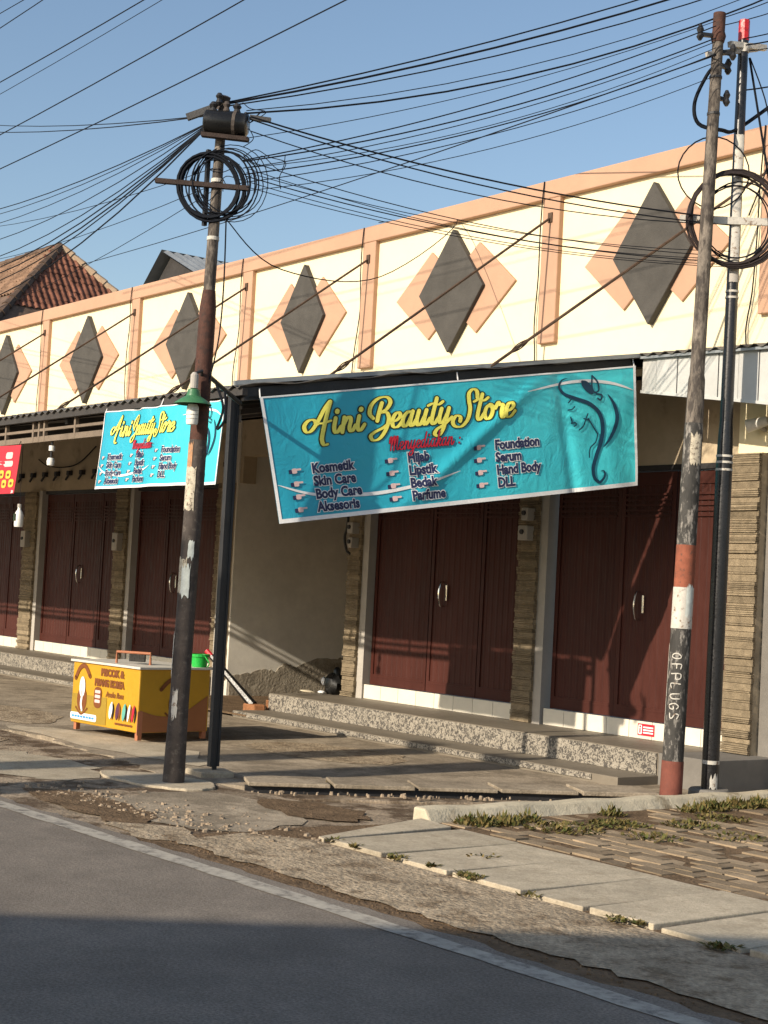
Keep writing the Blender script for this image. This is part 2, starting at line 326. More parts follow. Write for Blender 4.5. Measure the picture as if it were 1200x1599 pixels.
# block paving behind the footpath
pav = sheet('block_paving', [(-8.0, 6.60), (-3.0, 6.60), (-3.0, 12), (-8.0, 12)], -.005, M_soil)
pm = MB().box(-.118, .118, -.056, .056, -.03, .03).mesh('paver'); pm.materials.append(M_paver)
cnt = 0
y = 6.70; row = 0
while y < 10.4:
    x = -7.86 + (.12 if row % 2 else 0)
    xmax = min(-4.2, -7.86 + 2.9 + (10.4-y)*.15)
    while x < xmax and cnt < 290:
        near = (x < -7.35 and y > 6.9)
        if random.random() > (.55 if near else .10) and (y < 8.6 or x < -5.6):
            inst(pm, 'paver', pav, (x+random.uniform(-.008, .008), y+random.uniform(-.006, .006), -.030+random.uniform(-.006, .008)),
                 (random.uniform(-.02, .02), random.uniform(-.02, .02), random.uniform(-.04, .04)), (random.uniform(.95, 1.01), random.uniform(.95, 1.02), 1)); cnt += 1
        x += .245
    y += .121; row += 1
# kerb
kb = MB(); kv = []; kn = 40
for i in range(kn+1):
    t = i/kn; yy = 6.63+3.8*t; xo = -8.27+.12*t+random.uniform(-.003, .003); zt2 = .068+.005*math.sin(i*.9)
    kv += [(xo, yy, -.05), (xo+.01, yy, zt2), (xo+.13+random.uniform(-.004, .004), yy, zt2), (xo+.215+random.uniform(-.005, .005), yy, -.05)]
kb.add(kv, [(4*i+k, 4*i+k+1, 4*i+k+5, 4*i+k+4) for i in range(kn) for k in range(3)] + [(3, 2, 1, 0), (4*kn, 4*kn+1, 4*kn+2, 4*kn+3)])
kerb = kb.build('kerb', M_kerb, bevel=.015); kerb['kind'] = 'structure'
# drain lip slabs
dr = empty('drain_cover', (-9.3, 7.8, 0), 'row of thin grey concrete slabs overhanging the dark drain slot beside the yard', 'drain cover')
a0 = Vector((-10.0, 6.40, 0)); a1 = Vector((-8.55, 9.30, 0)); dd = (a1-a0); nd = Vector((dd.y, -dd.x, 0)).normalized()
k = 5
for i in range(k):
    p = a0 + dd*(i/k+.006); q = a0 + dd*((i+1)/k-.004); j = random.uniform(-.015, .015)
    mb = MB().prism([((p-nd*.35).x, (p-nd*.35).y), ((p+nd*(.10+j)).x, (p+nd*(.10+j)).y), ((q+nd*(.11+j)).x, (q+nd*(.11+j)).y), ((q-nd*.35).x, (q-nd*.35).y)], -.004, .022+random.uniform(0, .012))
    mb.build('slab', M_yard, dr, bevel=.006)
lip = MB().bar(a0+nd*.36+Vector((0, 0, -.07)), a1+nd*.32+Vector((0, 0, -.07)), .16, .06); lip.build('drain_wall', M_dirt, dr, bevel=.01)
MB().bar(a0+nd*.03+Vector((0, 0, -.035)), a1+nd*.03+Vector((0, 0, -.035)), .05, .06).build('slot_shade', M_dark, dr)  # near-black bar stands in for the shade under the overhanging slabs

# ================================================================== SHOP BUILDING
YF = 10.85
XL, XR = -31.0, -6.5
shop = empty('shop_building', (-14, YF, 0), 'long single storey row of shops with cream parapet, peach trim and charcoal diamonds', 'building')
def P(mb, name, m, parent=None, **k): return mb.build(name, m, parent or shop, **k)
P(MB().box(XL, XR, YF, YF+.20, 3.62, 5.60), 'parapet_wall', M_cream)
P(MB().box(XL-.02, XR+.02, YF-.07, YF+.27, 5.58, 5.77), 'cornice', M_peach, bevel=.012)
PX = [-29.7, -26.65, -23.6, -20.55, -17.48, -14.80, -11.69, -8.85]
for x in PX: P(MB().box(x-.125, x+.125, YF-.06, YF+.01, 4.09, 5.585), 'pilaster', M_peach, bevel=.01)
def diamond(cx, cz, hw, hh, y0, y1): return MB().prism([(cx-hw, cz), (cx, cz-hh), (cx+hw, cz), (cx, cz+hh)], y0, y1, lambda a, b, h: (a, h, b))
for xa, xb in zip(PX[:-1], PX[1:]):
    c = (xa+xb)/2 + .0; w = (xb-xa)/3.05
    for s in (-1, 1): P(diamond(c+s*.40*w, 4.81, .60*w, .495, YF-.028, YF+.01), 'peach_diamond', M_peach, bevel=.006)
    P(diamond(c, 4.815, .535*w, .685, YF-.075, YF+.01), 'grey_diamond', M_char, bevel=.008)
# lower wall: header over the doors, side wall of the alley
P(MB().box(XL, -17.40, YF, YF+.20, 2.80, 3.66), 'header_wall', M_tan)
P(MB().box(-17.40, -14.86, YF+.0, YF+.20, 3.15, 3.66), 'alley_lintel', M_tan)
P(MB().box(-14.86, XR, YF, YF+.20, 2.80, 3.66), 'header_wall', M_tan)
AW = lambda yy: -17.48 + .16*(yy-YF)
P(MB().prism([(-17.75, YF-.02), (AW(YF-.02), YF-.02), (AW(16.2), 16.2), (-17.75, 16.2)], 0, 3.62), 'alley_side_wall', M_grey)
P(MB().box(-14.84, -14.7, YF+.02, 16.2, 0, 3.62), 'alley_side_wall', M_grey)
P(MB().box(-17.75, -14.7, 16.2, 16.4, 0, 3.62), 'alley_back_wall', M_grey)
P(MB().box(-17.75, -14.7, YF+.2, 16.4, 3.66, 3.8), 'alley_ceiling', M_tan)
# damp render showing on the alley wall: irregular low patch standing 6 mm proud
pts = [(10.86, .08), (10.86, .36), (11.15, .40), (11.3, .46), (11.5, .44), (11.62, .56), (11.8, .52), (12.1, .68), (12.4, .66), (12.6, .72), (12.95, .70), (13.4, .78), (13.5, .08)]
pp = []
for (a, b), (c, d) in zip(pts[1:-1], pts[2:-1]):
    for t in range(6): pp.append((a+(c-a)*t/6, (b+(d-b)*t/6)*.82+random.uniform(-.015, .015)))
mb = MB().prism([(10.86, .03)] + pp + [(13.5, .62), (13.5, .03)], 0.0, .008, lambda a, b, h: (AW(a)+h, a, b))
P(mb, 'damp_render', mat('damp_cement', (.30, .26, .20), rough=.97, var=.3, scale=4, bump=.5, bscale=30, col2=(.42, .37, .29), thr=(.5, .7)))
# grey wall right of the end pillar
M_endgrey = mat('grey_cement_wall', (.20, .185, .165), rough=.92, var=.14, scale=1.8, bump=.15, spec=.2)
P(MB().box(-8.80, XR, YF-.03, YF+.3, -.05, 3.7), 'end_wall', M_endgrey)
P(MB().box(-9.12, -8.70, YF-.06, YF+.01, 2.86, 3.5), 'pillar_cap', M_cream)

def make_leaf_mesh(w, h):
    mb = MB(); prof = []
    nr = max(4, int(w/.095)); 
    for i in range(nr):
        xa = .05 + (w-.10)*i/nr; xb = .05 + (w-.10)*(i+1)/nr; m = xb-xa
        prof += [(xa, 0), (xa+m*.30, 0), (xa+m*.38, -.005), (xa+m*.62, -.005), (xa+m*.70, 0)]
    prof.append((w-.05, 0)); n = len(prof)
    zs = (.12, h-.12)
    vs = [(x, d, z) for z in zs for x, d in prof]
    mb.add(vs, [(i, i+1, n+i+1, n+i) for i in range(n-1)])
    for x0, x1, z0, z1 in ((0, .05, 0, h), (w-.05, w, 0, h), (.05, w-.05, 0, .12), (.05, w-.05, h-.12, h)): mb.box(x0, x1, -.014, .03, z0, z1)
    mb.box(.05, w-.05, -.018, -.012, .085, .10)
    for i in range(5): mb.box(.05, w-.05, -.022, -.004, h-.42+i*.05, h-.40+i*.05)
    return mb.mesh('leaf')
def door(xs, ysh=0.0):
    x0, x1 = xs[0], xs[-1]; z0, z1 = .415, 2.80
    fr = P(MB().box(x0, x1, YF-.005, YF+.12, z1-.05, z1+.0), 'folding_door', M_dark)
    for a, b in zip(xs[:-1], xs[1:]):
        me = make_leaf_mesh(b-a-.012, z1-.06-z0); me.materials.append(M_door)
        o = bpy.data.objects.new('leaf', me); C.objects.link(o); o.parent = fr; o.location = (a+.006, YF+.05+random.uniform(-.006, .006), z0); 
    return fr
def handle(dr_, x, z):
    pts = [(x, YF+.04, z-.13), (x, YF-.01, z-.12), (x-.0, YF-.035, z), (x, YF-.01, z+.12), (x, YF+.04, z+.13)]
    MB().tube(catmull(pts, 5), .010, 8).build('handle', M_chrome, dr_, smooth=True)
    MB().box(x+.05, x+.075, YF+.015, YF+.04, z-.07, z+.10).build('lock_plate', M_chrome, dr_, bevel=.003)
doors = [door([-29.55, -28.7, -27.85, -26.9]), door([-26.35, -25.5, -24.7, -23.88]), door([-23.30, -22.35, -21.36, -20.71]), door([-20.22, -19.4, -18.6, -17.86]),
         door([-14.48, -13.46, -12.62, -11.92]), door([-11.48, -10.60, -9.90, -9.16])]
for d_, x, z in ((doors[2], -22.0, 1.5), (doors[3], -19.1, 1.45), (doors[4], -13.22, 1.49), (doors[5], -10.32, 1.48)): handle(d_, x, z)
# white tiled sills
for x0, x1 in ((-29.55, -26.9), (-26.35, -23.88), (-23.30, -20.71), (-20.22, -17.86), (-14.48, -11.92), (-11.48, -9.14)):
    s = P(MB().box(x0, x1, YF-.03, YF+.15, .24, .405), 'door_sill', M_strip)
    n = 8; w = (x1-x0)/n
    for i in range(n): MB().box(x0+i*w+.003, x0+(i+1)*w-.003, YF-.04, YF-.031, .255, .413).build('tile', M_white, s)
# pillars clad in split stone strips, pale frame strip at the right
stm = MB().box(-.5, .5, -.5, .5, -.5, .5).mesh('stone'); stm.materials.append(M_stone)
def pillar(x0, x1, zt, strip=.11, yd=.10, capz=None):
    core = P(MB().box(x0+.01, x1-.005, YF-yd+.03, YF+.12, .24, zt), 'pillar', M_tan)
    if strip: P(MB().box(x1-.005, x1+strip, YF-yd+.04, YF+.12, .245, zt), 'door_frame_strip', M_strip)
    z = .255
    while z < zt-.02:
        h = random.choice([.014, .016, .018, .018, .022, .05, .065]); h = min(h, zt-z)
        dpt = .026 + random.uniform(0, .014) + (0 if h > .04 else .012)
        inst(stm, 'stone', core, ((x0+x1)/2+random.uniform(-.004, .004), YF-yd+.03-dpt/2+.004, z+h/2), (0, random.uniform(-.006, .006), 0), (x1-x0+random.uniform(-.006, .006), dpt, h-.004)); z += h
    # side face strips of the pillar are carried by the same stones
    return core
pillar(-26.88, -26.48, 2.80); pillar(-23.86, -23.42, 2.80); pillar(-20.69, -20.34, 2.80); pillar(-17.84, -17.52, 2.80, 0)
pillar(-14.84, -14.60, 2.80); pillar(-11.90, -11.62, 2.80); pillar(-9.12, -8.81, 2.86, 0, .14)
# raised platforms with speckled risers
def platform(x0, x1, name='platform'):
    p = P(MB().box(x0, x1, 10.0, YF+.2, -.04, .25), name, M_platform, bevel=.006)
    P(MB().box(x0, x1, 9.52, 10.0, -.04, .056), 'lower_step', M_platform, bevel=.004)
    MB().box(x0+.01, x1-.01, 9.985, 9.998, .058, .243).build('riser', M_speck, p)
    MB().box(x0+.01, x1-.3, 9.508, 9.518, .002, .05).build('riser', M_speck, p)
    return p
platform(-31, -17.7); platform(-15.2, -9.18)
P(MB().box(-9.18, -8.60, 10.0, YF+.2, -.04, .248), 'platform_end', M_endgrey, bevel=.006)
P(MB().box(-15.35, -15.02, 10.05, 10.35, 0, .16), 'brick_pile_step', M_wood, bevel=.01)
# electric meter boxes and switches on pillars
for i, (x, z, w, h) in enumerate(((-14.70, 2.20, .11, .13), (-14.69, 2.03, .08, .12), (-11.72, 2.34, .10, .13), (-11.74, 2.15, .14, .15), (-20.50, 2.0, .16, .26), (-23.66, 2.02, .16, .26))):
    mb = empty('meter_box', (x, YF-.13, z), ['small grey switch box highest on the pillar beside the alley', 'small grey meter below the switch box on the alley pillar',
         'small square box highest on the pillar between the two nearest doors', 'pale meter box below it on the pillar between the two nearest doors',
         'dim grey meter box on the pillar left of the second banner', 'dim grey meter box on the pillar nearest the red banner'][i], 'meter box', 'electric boxes on the door pillars')
    P(MB().box(x-w/2, x+w/2, YF-.20, YF-.09, z-h/2, z+h/2), 'case', M_strip, mb, bevel=.01)
    P(MB().lathe([(.025, 0), (.025, .015)], 12, (0, 0, 0)), 'dial', M_dark, mb, loc=(0, -.075, .01)).rotation_euler = (R(90), 0, 0)
# conduit at the alley corner
tag(MB().tube(catmull([(-14.86, YF-.1, 2.8), (-14.87, YF-.11, 2.25), (-14.90, YF-.12, 2.1), (-14.88, YF-.1, 1.95), (-14.80, YF-.1, 1.9)], 6), .016, 8).build('conduit', M_dark, smooth=True), 'bent black conduit beside the meter boxes on the alley pillar', 'conduit')
# downpipe beside the alley
dp = empty('downpipe', (-17.58, YF-.16, 0), 'thin pale downpipe running down the alley corner behind the black column', 'pipe')
P(MB().tube([(-17.58, YF-.16, .0), (-17.58, YF-.16, 3.3)], .035, 10), 'pipe', M_strip, dp, smooth=True)
for z in (.9, 2.1, 3.0): P(MB().tube([(-17.58, YF-.16, z), (-17.58, YF-.16, z+.06)], .045, 10), 'clamp', M_rail, dp)
# hanging cables on the parapet
for i, x in enumerate(PX[1:]):
    j = random.uniform
    pts = [(x-.10, YF-.078, 5.765), (x-.11, YF-.085, 5.55), (x-.16, YF-.05, 5.2), (x-.20+j(-.05, .05), YF-.03, 4.8), (x-.24+j(-.04, .04), YF-.03, 4.3), (x-.22+j(-.06, .06), YF-.03, 3.95), (x-.20, YF-.04, 3.6)]
    names = ['leftmost, out by the frame edge', 'third from the left', 'left of the red banner bay', 'left of the tall left pole', 'behind the tall left pole', 'above the alley', 'above the middle of the nearest banner', 'beside the right poles']
    tag(MB().tube(catmull(pts, 5), .007, 5).build('parapet_cable', M_wire), 'thin dark cable hanging down the parapet, ' + names[i+1], 'cable', 'cables hanging down the parapet')

# ================================================================== AWNING
EY = 6.52; EZ = 3.02; SL = .177
A2 = Vector((-10.5, 6.5)); B2 = Vector((-9.67, 10.03))
def fy(x): return EY if x <= A2.x else A2.y + (x-A2.x)*(B2.y-A2.y)/(B2.x-A2.x)
def fz(y): return EZ + SL*(y-EY)
aw = empty('awning', (-14, 8.5, 3.0), 'deep sloping sheet metal awning over the shop fronts with askew right end', 'awning')
mb = MB(); n = 0; x = -31.0; vs = []; fs = []
while x < -9.48:
    ya = min(fy(x) - .05, YF-.02); w = .014*math.sin(2*math.pi*x/.14)
    vs += [(x, ya, fz(ya)+.03+w), (x, YF+.0, fz(YF)+.03+w)]
    if n: fs.append((2*n-2, 2*n-1, 2*n+1, 2*n))
    n += 1; x += .0233
mb.add(vs, fs)
rs = P(mb, 'roof_sheet', M_roofsheet, aw, smooth=False)
sol = rs.modifiers.new('thick', 'SOLIDIFY'); sol.thickness = .006
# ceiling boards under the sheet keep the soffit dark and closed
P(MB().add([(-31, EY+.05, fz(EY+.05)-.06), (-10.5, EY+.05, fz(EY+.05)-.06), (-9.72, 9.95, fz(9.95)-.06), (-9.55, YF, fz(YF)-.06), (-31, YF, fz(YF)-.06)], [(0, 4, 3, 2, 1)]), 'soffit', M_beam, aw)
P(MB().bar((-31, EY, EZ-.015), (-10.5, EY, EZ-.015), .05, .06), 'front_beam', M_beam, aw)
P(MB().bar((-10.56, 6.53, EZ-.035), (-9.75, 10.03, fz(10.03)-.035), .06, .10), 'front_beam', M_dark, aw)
P(MB().bar((-10.54, 6.44, EZ+.045), (-9.67, 10.06, fz(10.03)+.045), .05, .035), 'edge_trim', M_galv, aw)
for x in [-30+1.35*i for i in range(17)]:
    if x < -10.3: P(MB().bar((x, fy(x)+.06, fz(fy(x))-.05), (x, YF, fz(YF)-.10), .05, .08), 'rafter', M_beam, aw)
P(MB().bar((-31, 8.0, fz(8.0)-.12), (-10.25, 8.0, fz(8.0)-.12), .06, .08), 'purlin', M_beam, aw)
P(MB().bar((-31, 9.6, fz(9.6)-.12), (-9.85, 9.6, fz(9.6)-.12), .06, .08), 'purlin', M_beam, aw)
# hanging timber grille under the left edge
for z, h in ((2.80, .055), (2.89, .026)): P(MB().bar((-31, EY+.04, z), (-10.62, EY+.04, z), .03, h), 'grille_rail', M_rail, aw)
gx = [-15.105, -14.451, -14.32, -14.20, -13.53, -12.83, -12.2, -11.55, -10.95, -10.66]
gx += [-15.8-.68*i for i in range(20)]
for x in gx: P(MB().bar((x, EY+.04, 2.78), (x, EY+.04, 2.99), .035), 'grille_post', M_rail, aw)
# tie rods from the pilasters to the roof with turnbuckles
for x in PX[1:]:
    a = Vector((x, YF-.06, 5.38)); b = Vector((x, 8.02, 3.33)) if x < -10 else Vector((-10.0, 8.62, 3.43))
    r = P(MB().tube([a, b], .013, 6), 'tie_rod', M_rod, aw)
    d = (b-a); c = a + d*.90; u = d.normalized(); sd = u.cross(Vector((1, 0, 0))).normalized()*.022
    MB().tube(catmull([c-u*.10, c+sd, c+u*.10, c-sd], 4, True), .006, 5).build('turnbuckle', M_rod, r)
    MB().box(a.x-.03, a.x+.03, YF-.075, YF-.055, 5.33, 5.43).build('anchor_plate', M_rod, r)
# shallow awning at the right end with a fascia of pale zinc panels
sa = empty('fascia_awning', (-8.5, 10.1, 3.2), 'shallow awning with pale zinc panel fascia above the right end pillar', 'awning')
zb = lambda xx: 3.372 - .136*(xx+9.68)
zt_ = lambda xx: 3.665 - .026*(xx+9.68)
xs_ = [-9.66, -9.49, -9.245, -9.01, -8.785, -8.57, -8.355, -8.14, -7.92, -7.70, -7.48, -7.26, -7.04, -6.82, -6.6]
for i, (a, b) in enumerate(zip(xs_[:-1], xs_[1:])):
    off = .006 if i % 2 else 0; ya = 10.10-off; a2 = a+.004; b2 = b-.004
    P(MB().add([(a2, ya, zb(a)), (b2, ya, zb(b)), (b2, ya, zt_(b)), (a2, ya, zt_(a)), (a2, ya+.014, zb(a)), (b2, ya+.014, zb(b)), (b2, ya+.014, zt_(b)), (a2, ya+.014, zt_(a))],
        [(0, 1, 2, 3), (7, 6, 5, 4), (0, 4, 5, 1), (1, 5, 6, 2), (2, 6, 7, 3), (3, 7, 4, 0)]), 'zinc_panel', M_zinc, sa)
P(MB().bar((-9.66, 10.105, zb(-9.66)), (-6.6, 10.105, zb(-6.6)), .04, .025), 'bottom_trim', M_zinc, sa)
P(MB().bar((-9.66, 10.125, zt_(-9.66)-.02), (-6.6, 10.125, zt_(-6.6)-.02), .02, .03), 'backing_rail', M_dark, sa)
vs = []; fs = []
for i in range(0, 132):
    xx = -9.66+i*.0234; w = .014*math.sin(2*math.pi*xx/.14)
    vs += [(xx, 10.04, zt_(xx)+.022+w), (xx, YF, zt_(xx)+.15+w)]
    if i: fs.append((2*i-2, 2*i-1, 2*i+1, 2*i))
q = P(MB().add(vs, fs), 'roof_sheet', M_roofsheet, sa); sol = q.modifiers.new('thick', 'SOLIDIFY'); sol.thickness = .006
P(MB().bar((-9.66, 10.07, zt_(-9.66)+.002), (-6.6, 10.07, zt_(-6.6)+.002), .03, .022), 'gutter_edge', M_galv, sa)
for xx in (-9.6, -8.72, -7.8, -6.9): P(MB().bar((xx, 10.12, zt_(xx)-.06), (xx, YF, zt_(xx)+.05), .04, .05), 'bracket_arm', M_dark, sa)
# column
col = empty('awning_column', (-10.63, 6.5, 0), 'slim black steel column holding up the awning corner right of the rusty pole', 'column')
P(MB().box(-10.655, -10.605, 6.46, 6.50, .05, 2.98), 'post', M_dark, col, bevel=.004)
P(MB().box(-10.645, -10.62, 6.53, 6.555, .05, 2.98), 'post', M_dark, col, bevel=.004)
P(MB().box(-10.642, -10.625, 6.497, 6.533, .02, 2.97), 'web_plate', M_dark, col)
P(MB().prism([(-10.82, 6.36), (-10.50, 6.32), (-10.46, 6.60), (-10.70, 6.66)], -.04, .025), 'footing', M_slab, col, bevel=.015)

# ================================================================== PRINT HELPERS
def font_mesh(txt, size, offset=0.0, sx=1.0, shear=0.0, align='LEFT'):
    cu = bpy.data.curves.new('t', 'FONT'); cu.body = txt; cu.size = size; cu.offset = offset; cu.shear = shear; cu.align_x = align; cu.resolution_u = 3
    o = bpy.data.objects.new('t', cu); C.objects.link(o)
    dg = bpy.context.evaluated_depsgraph_get(); me = bpy.data.meshes.new_from_object(o.evaluated_get(dg))
    bm = bmesh.new(); bm.from_mesh(me); bmesh.ops.triangulate(bm, faces=bm.faces[:])
    for _ in range(3):                                    # short edges, so print can follow folds in cloth
        ed = [e for e in bm.edges if e.calc_length() > size*.22]
        if not ed: break
        bmesh.ops.subdivide_edges(bm, edges=ed, cuts=1); bmesh.ops.triangulate(bm, faces=bm.faces[:])
    bm.to_mesh(me); bm.free()
    vs = [(v.co.x*sx, v.co.y) for v in me.vertices]; fs = [tuple(p.vertices) for p in me.polygons]
    bpy.data.objects.remove(o); bpy.data.curves.remove(cu); bpy.data.meshes.remove(me)
    return vs, fs
def stroke(pts, w, n=7, pen=None, taper=False):
    """flat ribbon along a smooth path in print space; pen(angle) scales the width like a broad nib"""
    P_ = catmull([(x, y, 0) for x, y in pts], n); m = len(P_); L_ = []; R_ = []
    for i, p in enumerate(P_):
        d = (P_[min(i+1, m-1)] - P_[max(i-1, 0)])
        if d.length < 1e-9: d = Vector((1, 0, 0))
        d.normalize(); nn = Vector((-d.y, d.x, 0)); t = i/(m-1)
        ww = w*(pen(d) if pen else 1.0)
        if taper: ww *= max(.12, math.sin(math.pi*min(1, max(0, t)))**.6)
        ww = max(ww, .0)
        L_.append(p+nn*ww/2); R_.append(p-nn*ww/2)
    vs = [(p.x, p.y) for p in L_+R_]; fs = [(i, i+1, m+i+1, m+i) for i in range(m-1)]
    # round ends
    for c, r, d in ((P_[0], (L_[0]-R_[0]).length/2, 0), (P_[-1], (L_[-1]-R_[-1]).length/2, 0)):
        k = len(vs); vs += [(c.x+r*math.cos(2*math.pi*j/10), c.y+r*math.sin(2*math.pi*j/10)) for j in range(10)]; fs.append(tuple(range(k, k+10)))
    return vs, fs
GL = {
 'A': (1.15, [[(.15, .72), (-.15, 1.0), (-.5, .95), (-.72, .6), (-.55, .22), (-.2, .3), (.2, .95), (.55, 1.7), (.85, 2.15)], [(.9, 2.15), (.72, 1.2), (.58, .3), (.52, -.35), (.68, -.75), (.95, -.72)], [(-.05, .78), (.45, .72), (1.05, .85)]]),
 'i': (.62, [[(.2, 1), (.14, .4), (.22, .04), (.4, .04), (.62, .4)], [(.27, 1.40), (.29, 1.48)]]),
 'n': (1.0, [[(.18, 1), (.1, 0)], [(.12, .4), (.35, .9), (.55, 1), (.64, .75), (.58, .3), (.66, .03), (.82, .06), (1.0, .4)]]),
 'e': (.72, [[(.02, .40), (.35, .5), (.55, .75), (.42, 1), (.18, .9), (.04, .5), (.12, .1), (.35, 0), (.55, .12), (.74, .4)]]),
 'a': (.95, [[(.58, .9), (.35, 1), (.1, .7), (.04, .3), (.18, .0), (.4, .15), (.58, .6)], [(.66, 1), (.57, .4), (.62, .04), (.78, .05), (.97, .4)]]),
 'u': (.95, [[(.14, 1), (.06, .4), (.14, .03), (.36, .08), (.58, .6)], [(.66, 1), (.57, .4), (.62, .04), (.78, .05), (.97, .4)]]),
 't': (.62, [[(.34, 1.75), (.2, .8), (.16, .25), (.26, .0), (.42, .06), (.62, .4)], [(-.22, 1.28), (.1, 1.40), (.5, 1.30), (.8, 1.48)]]),
 'y': (.95, [[(.14, 1), (.06, .4), (.14, .03), (.36, .08), (.58, .6)], [(.66, 1), (.52, .1), (.4, -.5), (.15, -.85), (-.12, -.7), (.0, -.4), (.4, -.15), (.95, .35)]]),
 'o': (.78, [[(.38, 1), (.14, .8), (.05, .35), (.22, .0), (.46, .1), (.6, .5), (.52, .9), (.38, 1), (.5, .8), (.82, .85)]]),
 'r': (.72, [[(.0, .7), (.2, 1.1), (.3, .9), (.52, .92), (.44, .4), (.48, .05), (.62, .04), (.75, .4)]]),
 'd': (.95, [[(.58, .9), (.35, 1), (.1, .7), (.04, .3), (.18, .0), (.4, .15), (.58, .6)], [(.76, 1.9), (.58, .5), (.62, .04), (.78, .05), (.97, .4)]]),
 'k': (.85, [[(.3, 1.9), (.1, 0)], [(.16, .5), (.45, 1), (.6, .85), (.45, .6), (.2, .52)], [(.3, .55), (.5, .1), (.65, .03), (.87, .4)]]),
 'B': (1.3, [[(.48, 1.75), (.36, 1.1), (.30, .55)], [(.0, .75), (-.28, 1.1), (-.2, 1.7), (.25, 2.1), (.8, 2.1), (1.05, 1.75), (.85, 1.3), (.5, 1.1), (.9, 1.05), (1.08, .6), (.95, -.1), (.6, -.65), (.15, -.75), (-.05, -.45), (.2, -.2), (.75, .05), (1.3, .45)]]),
 'S': (1.15, [[(1.15, 1.55), (1.05, 2.0), (.75, 2.15), (.5, 1.9), (.55, 1.4), (.7, .8), (.62, .1), (.25, -.35), (-.25, -.3), (-.45, .05), (-.25, .4), (.05, .3), (.08, .02)]]),
 'M': (1.5, [[(-.1, .9), (-.05, 1.5), (.12, 1.7), (.22, 1.2), (.15, .0)], [(.2, .6), (.5, 1.6), (.66, 1.6), (.6, .0)], [(.64, .6), (.95, 1.6), (1.12, 1.6), (1.06, .4), (1.14, .04), (1.3, .05), (1.5, .4)]]),
 ':': (.5, [[(.3, .15), (.31, .2)], [(.36, .75), (.37, .8)]]), ' ': (.55, [])}
def script_text(txt, x, y, h, w, slant=.22, k=1.0):
    pen = lambda d: .42 + .58*abs(d.y)
    V = []; F = []; cx = x
    for ch in txt:
        adv, ss = GL[ch]
        for s in ss:
            wk = w*(1.15 if len(s) == 2 and abs(s[0][1]-s[1][1]) < .1 else 1)
            v, f = stroke([(cx+(px+slant*py)*h*k, y+py*h) for px, py in s], wk, 6, pen); n = len(V)
            V += v; F += [tuple(i+n for i in q) for q in f]
        cx += adv*h*k
    return V, F, cx
class Print:
    """print shapes laid on a surface function S(u, v, lift) (metres along / up)"""
    def __init__(s, S, parent): s.S = S; s.parent = parent; s.lift = .004
    def put(s, name, V, F, m, lift):
        mb = MB().add([s.S(u, v, lift) for u, v in V], F); return mb.build(name, m, s.parent)
    def rect(s, name, u0, u1, v0, v1, m, lift, n=1):
        V = []; F = []
        for i in range(n+1):
            u = u0+(u1-u0)*i/n; V += [(u, v0), (u, v1)]
            if i: F.append((2*i-2, 2*i, 2*i+1, 2*i-1))
        return s.put(name, V, F, m, lift)
def disc(cx, cy, rx, ry=None, n=16): 
    ry = ry or rx; return [(cx+rx*math.cos(2*math.pi*j/n), cy+ry*math.sin(2*math.pi*j/n)) for j in range(n)], [tuple(range(n))]
def rrect(x0, x1, y0, y1, r, n=4):
    out = []
    for cx, cy, a in ((x1-r, y1-r, 0), (x0+r, y1-r, 90), (x0+r, y0+r, 180), (x1-r, y0+r, 270)):
        out += [(cx+r*math.cos(R(a+90*j/n)), cy+r*math.sin(R(a+90*j/n))) for j in range(n+1)]
    return out, [tuple(range(len(out)))]
def merge(*vf):
    V = []; F = []
    for v, f in vf: n = len(V); V += v; F += [tuple(i+n for i in q) for q in f]
    return V, F

